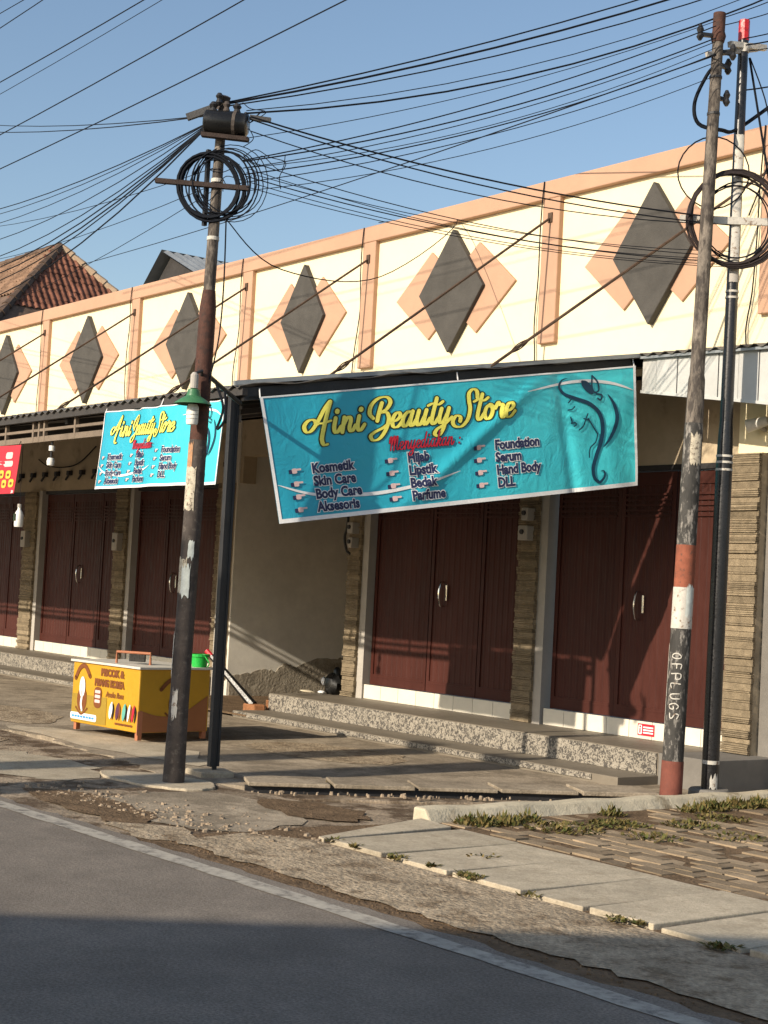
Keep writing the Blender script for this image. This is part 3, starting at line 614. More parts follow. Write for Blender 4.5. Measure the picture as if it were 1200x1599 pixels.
# ================================================================== BEAUTY STORE BANNERS
def store_banner(name, TL, TR, BR, BL, fold, label, small=False):
    TL, TR, BR, BL = map(Vector, (TL, TR, BR, BL)); W, Hh = 3.0, 1.0
    nrm = (TR-TL).cross(Vector((0, 0, 1))).normalized()
    if nrm.y > 0: nrm = -nrm
    def S(u, v, lift=0):
        a = u/W; b = v/Hh
        p = (BL.lerp(BR, a)).lerp(TL.lerp(TR, a), b)
        return p + nrm*(fold(a, b) + lift*1.7)
    root = empty(name, (TL+TR)/2, label, 'banner', 'blue store banners hung from the awning')
    nx, ny = 150, 50; V = [S(W*i/nx, Hh*j/ny) for j in range(ny+1) for i in range(nx+1)]
    F = [(j*(nx+1)+i, j*(nx+1)+i+1, (j+1)*(nx+1)+i+1, (j+1)*(nx+1)+i) for j in range(ny) for i in range(nx)]
    o = MB().add(V, F).build('cloth', M_banner, root, smooth=True)
    uvl = o.data.uv_layers.new(name='UVMap')
    for lp in o.data.loops:
        i = lp.vertex_index % (nx+1); j = lp.vertex_index // (nx+1); uvl.data[lp.index].uv = (i/nx, j/ny)
    pr = Print(S, root)
    def ribs(V, F): return V, F
    # white border strips, finely divided so they follow the folds
    b = .022
    segs = []
    for (u0, u1, v0, v1) in ((0, W, 0, b*1.5), (0, W, Hh-b*.6, Hh), (0, b, 0, Hh), (W-b, W, 0, Hh)):
        hor = (u1-u0) > (v1-v0); n = 150 if hor else 50; V = []; F = []
        for i in range(n+1):
            t = i/n
            V += [(u0+(u1-u0)*t, v0), (u0+(u1-u0)*t, v1)] if hor else [(u0, v0+(v1-v0)*t), (u1, v0+(v1-v0)*t)]
            if i: F.append((2*i-2, 2*i, 2*i+1, 2*i-1) if hor else (2*i-2, 2*i-1, 2*i+1, 2*i))
        segs.append((V, F))
    pr.put('border', *merge(*segs), M_whitep, .003)
    # thin white swooshes
    sw = [stroke([(.03, .30), (.30, .20), (.75, .16), (1.15, .20), (1.45, .27)], .028, 14, taper=True), stroke([(2.05, .86), (2.45, .91), (2.75, .88), (2.97, .80)], .026, 14, taper=True)]
    for q_ in sw: pr.put('swoosh', *q_, M_whitep, .0035)
    # title
    x, y, h = .355, .668, .116
    V, F, e = script_text('Aini Beauty Store', x, y, h, .060); k = 1.56/(e-x)
    V2, F2, _ = script_text('Aini Beauty Store', x, y, h, .052, k=k); pr.put('title_outline', V2, F2, M_outline, .0035)
    V1, F1, _ = script_text('Aini Beauty Store', x, y, h, .031, k=k); pr.put('title_lettering', V1, F1, M_yellowp, .005)
    V, F, e = script_text('Menyediakan :', 0, 0, .06, .02); k = .52/e
    V, F, e = script_text('Menyediakan :', .91, .487, .064, .0155, k=k); pr.put('subtitle_outline', V, F, M_navy, .005)
    V, F, e = script_text('Menyediakan :', .91, .487, .064, .0095, k=k); pr.put('subtitle_lettering', V, F, M_redp, .007)
    # three columns of goods
    cols = [(.30, .37, ['Kosmetik', 'Skin Care', 'Body Care', 'Aksesoris']), (1.04, .38, ['Hijab', 'Lipstik', 'Bedak', 'Parfume']), (1.745, .415, ['Foundation', 'Serum', 'Hand Body', 'DLL'])]
    for cx, cy, items in cols:
        for i, t in enumerate(items):
            yy = cy - i*.102
            for nm, off, m_, lf in (('list_word_outline', .0105, M_whitep, .0040), ('list_word', .0045, M_navy, .0052)):
                v, f = font_mesh(t, .108, off, .76); pr.put(nm, [(a+cx, c+yy) for a, c in v], f, m_, lf)
            hx = cx-.125; pr.put('pointing_hand', *merge(rrect(hx-.028, hx+.012, yy+.008, yy+.048, .012), rrect(hx-.001, hx+.045, yy+.03, yy+.045, .006)), M_pinkp, .005)
            pr.put('hand_cuff', *rrect(hx-.052, hx-.026, yy+.006, yy+.040, .006), M_navy, .005)
    # line drawing of a woman with long hair and a butterfly
    def q(px, py): return (2.355 + (px-690)/460*.60, .965 - (py-140)/620*.93)      # drawing grid to print metres
    hair = [[(725, 155), (690, 165), (672, 200), (700, 240), (770, 270), (860, 305), (925, 360), (948, 430), (935, 510), (895, 590), (865, 660), (870, 715), (905, 742), (940, 715), (938, 685), (915, 682)],
            [(990, 262), (1028, 320), (1046, 390), (1030, 450), (990, 510), (948, 550)]]
    thin = [[(724, 290), (740, 275), (748, 262)], [(722, 330), (745, 328), (762, 315)], [(735, 370), (742, 395), (738, 405)], [(738, 405), (762, 403), (768, 415), (755, 422)], [(785, 445), (815, 425), (835, 385), (848, 360)], [(848, 385), (880, 430), (912, 475)],
            [(912, 480), (895, 520), (855, 550), (845, 600)], [(820, 385), (850, 395)], [(960, 540), (1000, 495), (1025, 450)]]
    fly = [[(820, 178), (850, 185), (880, 215), (885, 250), (850, 235), (825, 205), (820, 178)], [(890, 152), (925, 190), (930, 235), (900, 245), (885, 215), (890, 152)], [(915, 255), (950, 265), (940, 290), (920, 280)]]
    ss = [stroke([q(*p) for p in hh], .034, 8, taper=True) for hh in hair] + [stroke([q(*p) for p in hh], .011, 6) for hh in thin] + [stroke([q(*p) for p in hh], .014, 6) for hh in fly]
    ss.append(([q(*p) for p in fly[0][:-1]], [tuple(range(6))]))
    pr.put('woman_drawing', *merge(*ss), M_line, .0055)
    for t in (.0, .5, 1.0):
        p = S(W*t*.995+.005, Hh, 0); MB().tube([p + Vector((0, 0, -.01)), p - nrm*.03 + Vector((0, 0, .07))], .006, 5).build('tie_cord', M_whitep, root)
    return root
def fold1(a, b):
    f = .012*math.sin(38*a + 2.0*b)*math.exp(-a*5)*(1-b*.6) + .012*math.sin(9*a+1.2+2*b) + .006*math.sin(23*a-3*b)*(1-b)
    f += .034*math.exp(-((a-.74+.42*(1-b))/.030)**2)*(1-abs(2*b-1)**3)*.8          # long slanting crease
    f -= .026*math.exp(-((a-.775-.03*(1-b))/.016)**2)*(1-.5*b)
    f += .007*math.sin(62*a+1.5*math.sin(6*b))*max(0, a-.62)/.38*(1-b*.5) + .05*(1-b)*math.sin(3.1*a)*.5
    f += .004*math.sin(11*b+7*a)*math.sin(9*a)
    return f
store_banner('store_banner', (-10.460, 6.63, 2.972), (-9.665, 10.02, 3.593), (-9.648, 10.10, 2.538), (-10.408, 6.845, 1.981), fold1,
             'wide blue Aini Beauty Store banner hanging askew in front of the nearest doors')
def fold2(a, b):
    return .014*math.sin(11*a+1.0+b) + .012*math.sin(27*a-2*b)*(1-.3*b) + .06*max(0, b-.75)*math.sin(40*a) + .05*(1-b)*math.sin(3*a)
store_banner('store_banner', (-12.80, EY-.03, 2.975), (-10.72, EY-.03, 2.955), (-10.76, EY-.05, 2.270), (-12.86, EY-.05, 2.272), fold2,
             'smaller blue Aini Beauty Store banner behind the rusty lamp pole')
# red banner at the left edge
rb = empty('red_banner', (-15.2, EY+.03, 2.5), 'red food banner with yellow pictures hanging at the left edge of the awning', 'banner')
def SR(u, v, lift=0):
    return Vector((-16.85+u*2.18+(-.05*(1-v/.5) if u > .5 else 0), EY+.0-.02*math.sin(9*u+3*v)-lift-.01, 2.27+v*(.49/.5)))
prr = Print(SR, rb)
V = [(i/20, .5*j/8) for j in range(9) for i in range(21)]; prr.put('cloth', V, [(j*21+i, j*21+i+1, (j+1)*21+i+1, (j+1)*21+i) for j in range(8) for i in range(20)], M_redban, 0)
ru = lambda q: ([(1-(1-a)*.63, b) for a, b in q[0]], q[1])
prr.put('white_text_block', *ru(rrect(.80, .90, .36, .43, .02)), M_pinkp, .004); prr.put('white_text_block', *ru(rrect(.60, .92, .28, .34, .02)), M_pinkp, .004)
for a, b in ((.73, .16), (.84, .155), (.79, .06), (.90, .065), (.68, .05), (.62, .15)):
    prr.put('price_card', *ru(rrect(a, a+.075, b, b+.085, .025)), M_orangep, .005); prr.put('food_picture', *ru(disc(a+.037, b+.04, .018, .015)), M_brownp, .007)
prr.put('bottom_strip', *ru(rrect(.15, .99, .005, .035, .01)), M_pinkp, .004)
for u in (.0, .5, .98):
    p = SR(u, .5); MB().tube([p, (p.x, EY+.02, 2.80)], .004, 5).build('tie_cord', M_wire, rb)
ob = empty('plain_banner', (-19.8, EY, 2.5), 'plain blue banner under the awning beyond the left edge of the view', 'banner')
P(MB().add([(-21.2+2.75*i/30, EY-.01+.015*math.sin(i*.9), z) for z in (2.25, 2.77) for i in range(31)], [(i, i+1, 32+i, 31+i) for i in range(30)]), 'cloth', M_teal, ob)
for xx in (-21.1, -18.6): P(MB().tube([(xx, EY, 2.75), (xx, EY+.02, 2.82)], .005, 5), 'tie_cord', M_wire, ob)
# bottle on a string, lamp holder and small bulbs under the grille
bt = empty('hanging_bottle', (-14.71, EY+.05, 1.95), 'white plastic bottle hanging on a string below the red banner', 'bottle')
P(MB().lathe([(.0, 0), (.042, .0), (.046, .02), (.046, .12), (.035, .15), (.018, .175), (.018, .20), (.0, .20)], 14, (-14.71, EY+.05, 1.94), False, False), 'body', M_bulb, bt, smooth=True)
P(MB().lathe([(.022, 0), (.022, .035), (.0, .036)], 12, (-14.71, EY+.05, 2.135), False), 'cap', M_strip, bt)
P(MB().box(-14.735, -14.69, EY, EY+.006, 2.00, 2.07), 'sticker', M_outline, bt)
P(MB().tube([(-14.71, EY+.05, 2.17), (-14.71, EY+.045, 2.78)], .003, 4), 'string', M_wire, bt)
lh = empty('lamp_holder', (-14.08, EY+.06, 2.60), 'small white lamp holder and bulb under the timber grille', 'lamp')
P(MB().lathe([(.0, 0), (.035, .01), (.04, .05), (.03, .08), (.0, .085)], 12, (-14.08, EY+.06, 2.53), False, False), 'bulb', M_bulb, lh, smooth=True)
P(MB().lathe([(.0, 0), (.03, .0), (.03, .05), (.0, .05)], 12, (-14.07, EY+.06, 2.68), False, False), 'socket', M_bulb, lh)
P(MB().tube([(-14.08, EY+.06, 2.61), (-14.07, EY+.06, 2.78)], .012, 6), 'stem', M_dark, lh)
# row of little dark hooks along the header wall
for i in range(9):
    x = -24.2 + i*.44
    o = P(MB().box(x-.04, x+.04, YF-.07, YF, 3.03, 3.10).bar((x, YF-.04, 3.05), (x-.09, YF-.05, 2.96), .025), 'hook', M_dark, shop)
tag(MB().tube(catmull([(-23.6, YF-.03, 3.32), (-23.2, YF-.05, 3.2), (-22.6, YF-.05, 3.16), (-22.1, YF-.04, 3.22), (-21.6, YF-.03, 3.45)], 6), .010, 5).build('sagging_cable', M_wire), 'thin cable sagging along the tan wall above the left doors', 'cable')
# spot lamp by the end pillar
sp = empty('spot_lamp', (-8.85, YF-.15, 3.12), 'white spot lamp fixed above the stone end pillar', 'lamp')
P(MB().tube([(-8.83, YF-.02, 3.05), (-8.84, YF-.14, 3.08)], .02, 8), 'bracket', M_strip, sp)
P(MB().tube([(-8.76, YF-.12, 3.13), (-8.92, YF-.20, 3.08)], [.04, .06], 12), 'head', M_bulb, sp, smooth=True)
# red sticker sign on the sill
sg = empty('warning_sign', (-10.08, YF-.05, .34), 'small red sign with white figure on the white sill of the nearest door', 'sign')
P(MB().box(-10.19, -9.985, YF-.048, YF-.043, .285, .392), 'plate', M_redp, sg)
P(MB().add(*(lambda vf: ([(x, YF-.050, z) for x, z in vf[0]], vf[1]))(merge(rrect(-10.18, -10.135, .295, .382, .012), *[rrect(-10.12, -9.995, z, z+.014, .004) for z in (.355, .33, .305)]))), 'white_print', M_whitep, sg)
P(MB().add(*(lambda vf: ([(x, YF-.0515, z) for x, z in vf[0]], vf[1]))(merge(disc(-10.157, .365, .010), rrect(-10.165, -10.150, .305, .352, .006)))), 'figure', M_redp, sg)
# black bundle at the alley corner
bd = empty('black_bundle', (-15.05, 10.75, .25), 'small black bundle with white patches on the platform at the alley corner', 'bundle')
def lump(cx, cy, cz, rx, ry_, rz, n=14, m=9, amp=.12, seed=0):
    rr = random.Random(seed); mb = MB(); vs = []
    for j in range(m+1):
        for i in range(n):
            th = math.pi*j/m; ph = 2*math.pi*i/n; k = 1+rr.uniform(-amp, amp)
            vs.append((cx+rx*k*math.sin(th)*math.cos(ph), cy+ry_*k*math.sin(th)*math.sin(ph), max(0.252 if cz < .6 else -9, cz+rz*k*math.cos(th))))
    return mb.add(vs, [(j*n+i, j*n+(i+1) % n, (j+1)*n+(i+1) % n, (j+1)*n+i) for j in range(m) for i in range(n)])
P(lump(-15.03, 10.78, .36, .13, .10, .14, seed=3), 'bag', M_blackpl, bd, smooth=True)
P(lump(-15.0, 10.80, .49, .05, .05, .08, seed=4), 'knot', M_blackpl, bd, smooth=True)
P(lump(-15.13, 10.70, .40, .03, .03, .045, seed=5), 'white_patch', M_whitep, bd, smooth=True)
P(lump(-15.10, 10.66, .27, .05, .04, .02, seed=6), 'white_patch', M_whitep, bd, smooth=True)
pc = lump(-15.35, 10.62, .262, .14, .05, .014, seed=8).build('white_cloth_scrap', M_kerb, smooth=True); tag(pc, 'flat pale scrap lying on the ground left of the black bundle', 'scrap')
# broom leaning by the alley mouth
br = empty('broom', (-15.5, 9.75, 0), 'black handled broom with pinkish tip leaning low at the alley mouth', 'broom')
P(MB().tube([(-15.30, 9.85, .10), (-15.9, 9.62, .62)], [.055, .035], 8), 'handle', M_blackpl, br)
P(MB().tube([(-15.9, 9.62, .62), (-15.97, 9.59, .68)], .032, 8), 'tip', M_redp, br)
P(MB().prism([(-15.42, 9.78), (-15.18, 9.78), (-15.14, 9.92), (-15.40, 9.94)], .0, .12), 'brush', M_wood, br, bevel=.02)

# ================================================================== STREET FURNITURE: POLES
poleL = empty('utility_pole', (-10.26, 5.94, 0), 'rusty utility pole with green lamp, cable coils and a black drum at its top', 'pole', 'utility poles')
lx = lambda z: -10.26 + .02*z; ly = lambda z: 5.94 + .005*z
def pole_seg(par, name, m, fx, fyy, zr, n=18):
    o = MB().tube([(fx(z), fyy(z), z) for z, r in zr], [r for z, r in zr], n).build(name, m, par, smooth=True); return o
pole_seg(poleL, 'lower_shaft', M_grime, lx, ly, [(-.05, .082), (.12, .080), (.6, .072), (1.6, .070), (2.55, .066)])
pole_seg(poleL, 'middle_shaft', M_rust, lx, ly, [(2.55, .0665), (3.3, .064), (3.55, .062), (3.68, .048)])
pole_seg(poleL, 'upper_shaft', M_weather, lx, ly, [(3.68, .045), (4.4, .041), (5.05, .036)])
for z in (4.06, 4.50): MB().lathe([(.047, 0), (.047, .028)], 16, (lx(z), ly(z), z)).build('white_band', M_oldwhite, poleL).location = -poleL.location
def wrap(par, name, m, fx, fyy, r, z0, z1, a0, a1, rag=.02, n=8, mz=6):
    """paper stuck round the shaft between two angles (degrees), ragged edge"""
    vs = []; fs = []
    for j in range(mz+1):
        z = z0+(z1-z0)*j/mz; ra = random.uniform(-rag, rag)*60; rb_ = random.uniform(-rag, rag)*60
        for i in range(n+1):
            a = R(a0+ra+(a1+rb_-a0-ra)*i/n); zz = z + (random.uniform(-rag, rag) if j in (0, mz) else 0)
            vs.append((fx(z)+r*math.cos(a), fyy(z)+r*math.sin(a), zz))
    fs = [(j*(n+1)+i, j*(n+1)+i+1, (j+1)*(n+1)+i+1, (j+1)*(n+1)+i) for j in range(mz) for i in range(n)]
    return MB().add(vs, fs).build(name, m, par, loc=tuple(-par.location), smooth=True)
# facing the camera is about -37 degrees
wrap(poleL, 'poster', M_paperb, lx, ly, .070, 2.30, 2.52, -130, -60); wrap(poleL, 'poster', M_paper, lx, ly, .071, 2.02, 2.34, -120, -30)
wrap(poleL, 'poster', M_paper, lx, ly, .073, 1.40, 1.66, -125, -45); wrap(poleL, 'poster', M_paperw, lx, ly, .0745, 1.38, 1.60, -75, -22, .03)
wrap(poleL, 'poster', M_paperw, lx, ly, .072, 1.66, 1.78, -45, -8, .02); wrap(poleL, 'poster', M_oldwhite, lx, ly, .0755, .78, 1.10, -128, -100, .03); wrap(poleL, 'poster', M_oldwhite, lx, ly, .0765, .48, .68, -75, -40, .04)
fpp = catmull([(-11.0, 5.72, 0), (-10.5, 5.62, 0), (-10.05, 5.72, 0), (-9.85, 5.95, 0), (-10.1, 6.2, 0), (-10.7, 6.12, 0)], 5, True)
P(MB().prism([(p.x+random.uniform(-.02, .02), p.y+random.uniform(-.02, .02)) for p in fpp], -.05, -.004), 'footing', M_slab, poleL, bevel=.008)
# crossbar, coils
zc = 4.47; px, py = lx(zc), ly(zc)
ux = Vector((.68, .73, -.06)).normalized()
c0 = Vector((px, py-.06, zc))
P(MB().bar(c0-ux*.42, c0+ux*.30, .045, .035), 'crossbar', M_darkrust, poleL)
P(MB().bar(c0+Vector((-.05, 0, .28)), c0+Vector((-.05, 0, -.30)), .03), 'crossbar', M_dark, poleL)
def coil(par, name, c, u, rad, n, wr_, thick, seed, m=None, off=.02):
    rr = random.Random(seed)
    for i in range(n):
        cc = c + u*rr.uniform(-wr_, wr_) + Vector((0, 0, rr.uniform(-wr_, wr_)*.6)) + Vector((rr.uniform(-off, off), rr.uniform(-off, off), 0)); r_ = rad*rr.uniform(.90, 1.08)
        ph = rr.uniform(0, 6); pts = [cc + u*(r_*math.cos(2*math.pi*k/26)*(1+.035*math.sin(4*math.pi*k/26+ph))) + Vector((0, 0, r_*1.05*math.sin(2*math.pi*k/26))) for k in range(26)]
        pts.append(pts[0]); MB().tube(pts, thick*rr.uniform(.7, 1.2), 6).build(name, m or M_wire, par, loc=tuple(-par.location), smooth=True)
coil(poleL, 'cable_coil', c0+Vector((0, 0, -.01)), ux, .235, 9, .012, .009, 1); coil(poleL, 'cable_coil', c0+ux*.10, ux, .22, 7, .05, .006, 2); coil(poleL, 'cable_coil', c0+ux*.14+Vector((0, 0, .02)), ux, .27, 3, .03, .005, 5)
for i in range(7):
    rr = random.Random(30+i); s = c0+ux*rr.uniform(.1, .35)+Vector((0, 0, rr.uniform(-.1, .45)))
    pts = [s]; 
    for k in range(5): s = s + ux*rr.uniform(-.12, .14) + Vector((0, 0, rr.uniform(-.13, .10))); pts.append(s)
    P(MB().tube(catmull(pts, 5), .0035, 5), 'loose_wire', M_wire, poleL)
# black drum closure and insulators at the top
zt = 4.93; dc = Vector((lx(zt)+.10, ly(zt)-.02, zt))
P(MB().tube([dc-ux*.16, dc-ux*.15, dc+ux*.10, dc+ux*.11, dc+ux*.16, dc+ux*.17], [.08, .09, .093, .085, .085, .07], 16), 'junction_drum', M_blackpl, poleL, smooth=True)
P(MB().tube([dc+ux*.06, dc+ux*.085], .0965, 16), 'drum_band', M_grime, poleL)
P(MB().bar(dc-ux*.18+Vector((0, 0, -.10)), dc+ux*.18+Vector((0, 0, -.11)), .06, .03), 'drum_shelf', M_darkrust, poleL)
for k, (du, dz, r_) in enumerate(((-.10, .11, .035), (.0, .12, .03), (.08, .11, .035), (-.06, .18, .03), (.15, .05, .025))):
    q = dc+ux*du+Vector((0, 0, dz)); P(MB().lathe([(.012, -.05), (r_, -.03), (r_*.6, 0), (r_, .02), (r_*.5, .045)], 10, tuple(q)), 'insulator', M_dark if k != 1 else M_grime, poleL)
P(MB().bar((lx(5.0)-.02, ly(5.0), 5.06), (lx(5)+.03, ly(5), 5.16), .07, .06), 'top_clamp', M_grime, poleL)
P(MB().bar(dc-ux*.30+Vector((0, 0, .02)), dc-ux*.12+Vector((0, 0, .10)), .035, .05), 'tension_clamp', M_dark, poleL)
P(MB().bar(dc+ux*.18+Vector((0, 0, .06)), dc+ux*.34+Vector((0, 0, .05)), .03, .035), 'tension_clamp', M_dark, poleL)
# strut to the awning column and the green lamp
P(MB().tube([(lx(3.05)+.02, ly(3.05), 3.06), (-10.45, 6.45, 2.90)], .018, 8), 'strut', M_dark, poleL)
lp = empty('street_lamp', (-10.115, 5.835, 2.80), 'green enamel lamp shade with white bulb fixed to the rusty pole', 'lamp')
L0 = (-10.115, 5.835, 2.80)
P(MB().lathe([(.138, 0), (.134, .010), (.095, .038), (.055, .062), (.042, .11), (.0, .125)], 24, L0, False, False), 'shade', M_green, lp, smooth=True)
P(MB().lathe([(.03, .12), (.03, .22), (.015, .24)], 12, L0), 'socket', M_strip, lp)
P(MB().lathe([(.0, -.15), (.04, -.15), (.045, -.13), (.045, -.02), (.035, .0)], 14, L0, False, False), 'bulb', M_bulb, lp, smooth=True)
for k in range(3): P(MB().lathe([(.047, -.11+.03*k), (.047, -.105+.03*k)], 14, L0), 'bulb_fin', M_strip, lp)
P(MB().tube([(L0[0], L0[1], 3.03), (L0[0], L0[1]+.06, 3.06), (lx(3)+.03, ly(3)-.03, 3.02)], .012, 6), 'bracket', M_dark, lp)
P(MB().tube(catmull([(L0[0]+.15, L0[1]+.10, 2.95), (L0[0]+.20, L0[1]+.14, 2.78), (L0[0]+.16, L0[1]+.12, 2.62), (L0[0]+.22, L0[1]+.15, 2.70), (L0[0]+.20, L0[1]+.15, 2.90)], 5), .010, 5), 'cable_loop', M_wire, lp)

poleR = empty('utility_pole', (-8.44, 9.35, 0), 'weathered grey utility pole with orange and white bands and red brown foot', 'pole', 'utility poles')
qx = lambda z: -8.44 + .003*z; qy = lambda z: 9.35 + .026*z
pole_seg(poleR, 'foot', M_redbase, qx, qy, [(-.06, .088), (.285, .086)])
pole_seg(poleR, 'lower_shaft', M_mottle, qx, qy, [(.285, .083), (1.32, .080)])
pole_seg(poleR, 'white_band', M_oldwhite, qx, qy, [(1.32, .082), (1.645, .081)])
pole_seg(poleR, 'orange_band', M_orange, qx, qy, [(1.645, .079), (1.98, .078)])
pole_seg(poleR, 'middle_shaft', M_mottle, qx, qy, [(1.98, .077), (2.9, .074), (2.95, .072)])
pole_seg(poleR, 'upper_shaft', M_weather, qx, qy, [(2.95, .072), (3.3, .066), (3.34, .058), (4.6, .052), (6.05, .044)])
pole_seg(poleR, 'rusty_cap', M_rust, qx, qy, [(6.05, .05), (6.10, .062), (6.14, .05), (6.29, .05)])
for z in (3.28, 5.45, 5.75): MB().lathe([(.062 if z < 4 else .052, 0), (.062 if z < 4 else .052, .02)], 16, (qx(z), qy(z), z)).build('clamp_band', M_dark, poleR).location = -poleR.location
wrap(poleR, 'poster', M_paper, qx, qy, .079, 2.62, 2.86, -60, 10, .03); wrap(poleR, 'poster', M_paperw, qx, qy, .0815, 1.42, 1.66, -30, 12, .02)
wrap(poleR, 'poster', M_oldwhite, qx, qy, .0835, .55, 1.2, -133, -122, .004)
# scrawl down the pole, letters wrapped on the shaft
HW = {'O': [[(.3, .9), (.05, .6), (.1, .15), (.4, .02), (.62, .4), (.5, .85), (.3, .9)]], 'F': [[(.1, 0), (.12, .95), (.6, .9)], [(.12, .5), (.5, .48)]], 'P': [[(.1, 0), (.1, .95), (.55, .9), (.6, .55), (.1, .45)]],
      'L': [[(.1, .95), (.08, .03), (.55, .06)]], 'U': [[(.08, .95), (.1, .2), (.35, .0), (.6, .25), (.6, .95)]], 'G': [[(.6, .8), (.3, .95), (.05, .5), (.25, .02), (.6, .1), (.6, .42), (.35, .42)]], 'S': [[(.58, .85), (.2, .95), (.1, .65), (.5, .4), (.5, .1), (.08, .05)]]}
def onpole(a, b):
    z = 1.13 - a; ang = R(-52) + (-b+.04)/.083*-1.0
    return (qx(z)+.0855*math.cos(ang), qy(z)+.0855*math.sin(ang), z)
for i, ch in enumerate('OFPLUGS'):
    v, f = merge(*[stroke([(.078*i+px*.075+random.uniform(-.003, .003), (py-.1)*.075+random.uniform(-.004, .004)) for px, py in st], .0085, 4) for st in HW[ch]])
    P(MB().add([onpole(a, b) for a, b in v], f), 'scrawl_letter', M_oldwhite, poleR)
for k, (z, dx_, dy_) in enumerate(((6.10, -.05, -.16), (5.98, .06, .12), (5.88, .0, .14), (5.60, .04, .10))):
    P(MB().bar((qx(z), qy(z), z), (qx(z)+dx_, qy(z)+dy_, z-.01), .03), 'insulator_arm', M_dark, poleR)
    P(MB().lathe([(.012, -.06), (.03, -.03), (.018, 0), (.03, .03), (.012, .07)], 10, (qx(z)+dx_, qy(z)+dy_, z)), 'insulator', M_dark, poleR)
P(MB().bar((qx(5.98)-.02, qy(5.98)-.1, 5.93), (-8.38, 9.95, 6.10), .035, .04), 'link_arm', M_strip, poleR)
P(MB().tube(catmull([(qx(5.8)+.02, qy(5.8)-.02, 5.86), (qx(5.8)-.05, qy(5.8)-.05, 5.78), (qx(5.6)-.1, qy(5.6)-.12, 5.55), (qx(5.4)-.08, qy(5.4)-.08, 5.38), (qx(5.4)+.05, qy(5.4)+.05, 5.33), (-8.4, 9.74, 5.38), (-8.35, 10.1, 5.65)], 6), .016, 6), 'thick_cable', M_wire, poleR)

poleB = empty('black_pole', (-8.40, 9.76, 0), 'glossy black steel pole with red cap, white cross and big cable ring', 'pole', 'utility poles')
bx = lambda z: -8.40; by = lambda z: 9.755 + .006*z
pole_seg(poleB, 'lower_shaft', M_black, bx, by, [(.0, .068), (2.6, .066), (2.85, .06), (3.0, .052)])
pole_seg(poleB, 'upper_shaft', M_black, bx, by, [(3.0, .052), (6.14, .041)])
pole_seg(poleB, 'red_cap', M_redcap, bx, by, [(6.13, .045), (6.30, .045)], 8)
pole_seg(poleB, 'white_collar', M_oldwhite, bx, by, [(6.03, .048), (6.10, .048)])
pole_seg(poleB, 'white_band', M_oldwhite, bx, by, [(.255, .0695), (.285, .0695)])
for z in (2.60, 2.66, 2.71, 4.0, 4.05): pole_seg(poleB, 'paint_mark', M_oldwhite, bx, by, [(z, .068 if z < 3 else .0535), (z+.018, .068 if z < 3 else .0535)])
P(MB().lathe([(.17, -.05), (.165, .045), (.15, .06)], 20, (-8.40, 9.755, 0)), 'footing', M_endgrey, poleB)
wrap(poleB, 'poster', M_oldwhite, bx, by, .070, .055, .16, -50, 10, .03)
# white cross carrying the cable ring
vr = Vector((.605, .795, .0)).normalized(); fc = Vector((.795, -.605, 0)); cb = Vector((-8.40, 9.78, 4.63)) + fc*.065
P(MB().bar(cb-vr*.46+Vector((0, 0, -.01)), cb+vr*.50, .02, .06), 'white_crossbar', M_oldwhite, poleB)
wrap(poleB, 'white_plate', M_oldwhite, bx, by, .056, 4.28, 5.34, -80, -4, .004, 8, 12); wrap(poleB, 'grey_plate', M_strip, bx, by, .057, 4.13, 4.275, -80, -4, .004)
coil(poleB, 'cable_ring', cb+fc*.03-vr*.03, vr, .37, 6, .008, .011, 11, mat('brown_black_cable', (.03, .02, .018), rough=.6, var=.2, scale=9, bump=.05)); coil(poleB, 'cable_ring', cb+fc*.03+Vector((0, 0, -.03)), vr, .31, 3, .03, .007, 12)
coil(poleB, 'cable_ring', cb-vr*.22+Vector((0, 0, .38)), vr, .30, 1, .0, .008, 13)
P(MB().bar((-8.40, 9.62, 6.06), (-8.36, 10.02, 6.12), .04, .045), 'top_arm', M_oldwhite, poleB)
P(MB().tube([(-8.38, 9.85, 6.0), (-8.25, 10.25, 4.2)], .010, 6), 'stay_cable', M_wire, poleB)
P(MB().tube(catmull([(-8.38, 9.86, 6.0), (-8.3, 10.0, 5.6), (-8.3, 10.05, 5.2), (-8.36, 9.9, 4.7)], 6), .006, 5), 'loose_cable', M_wire, poleB)

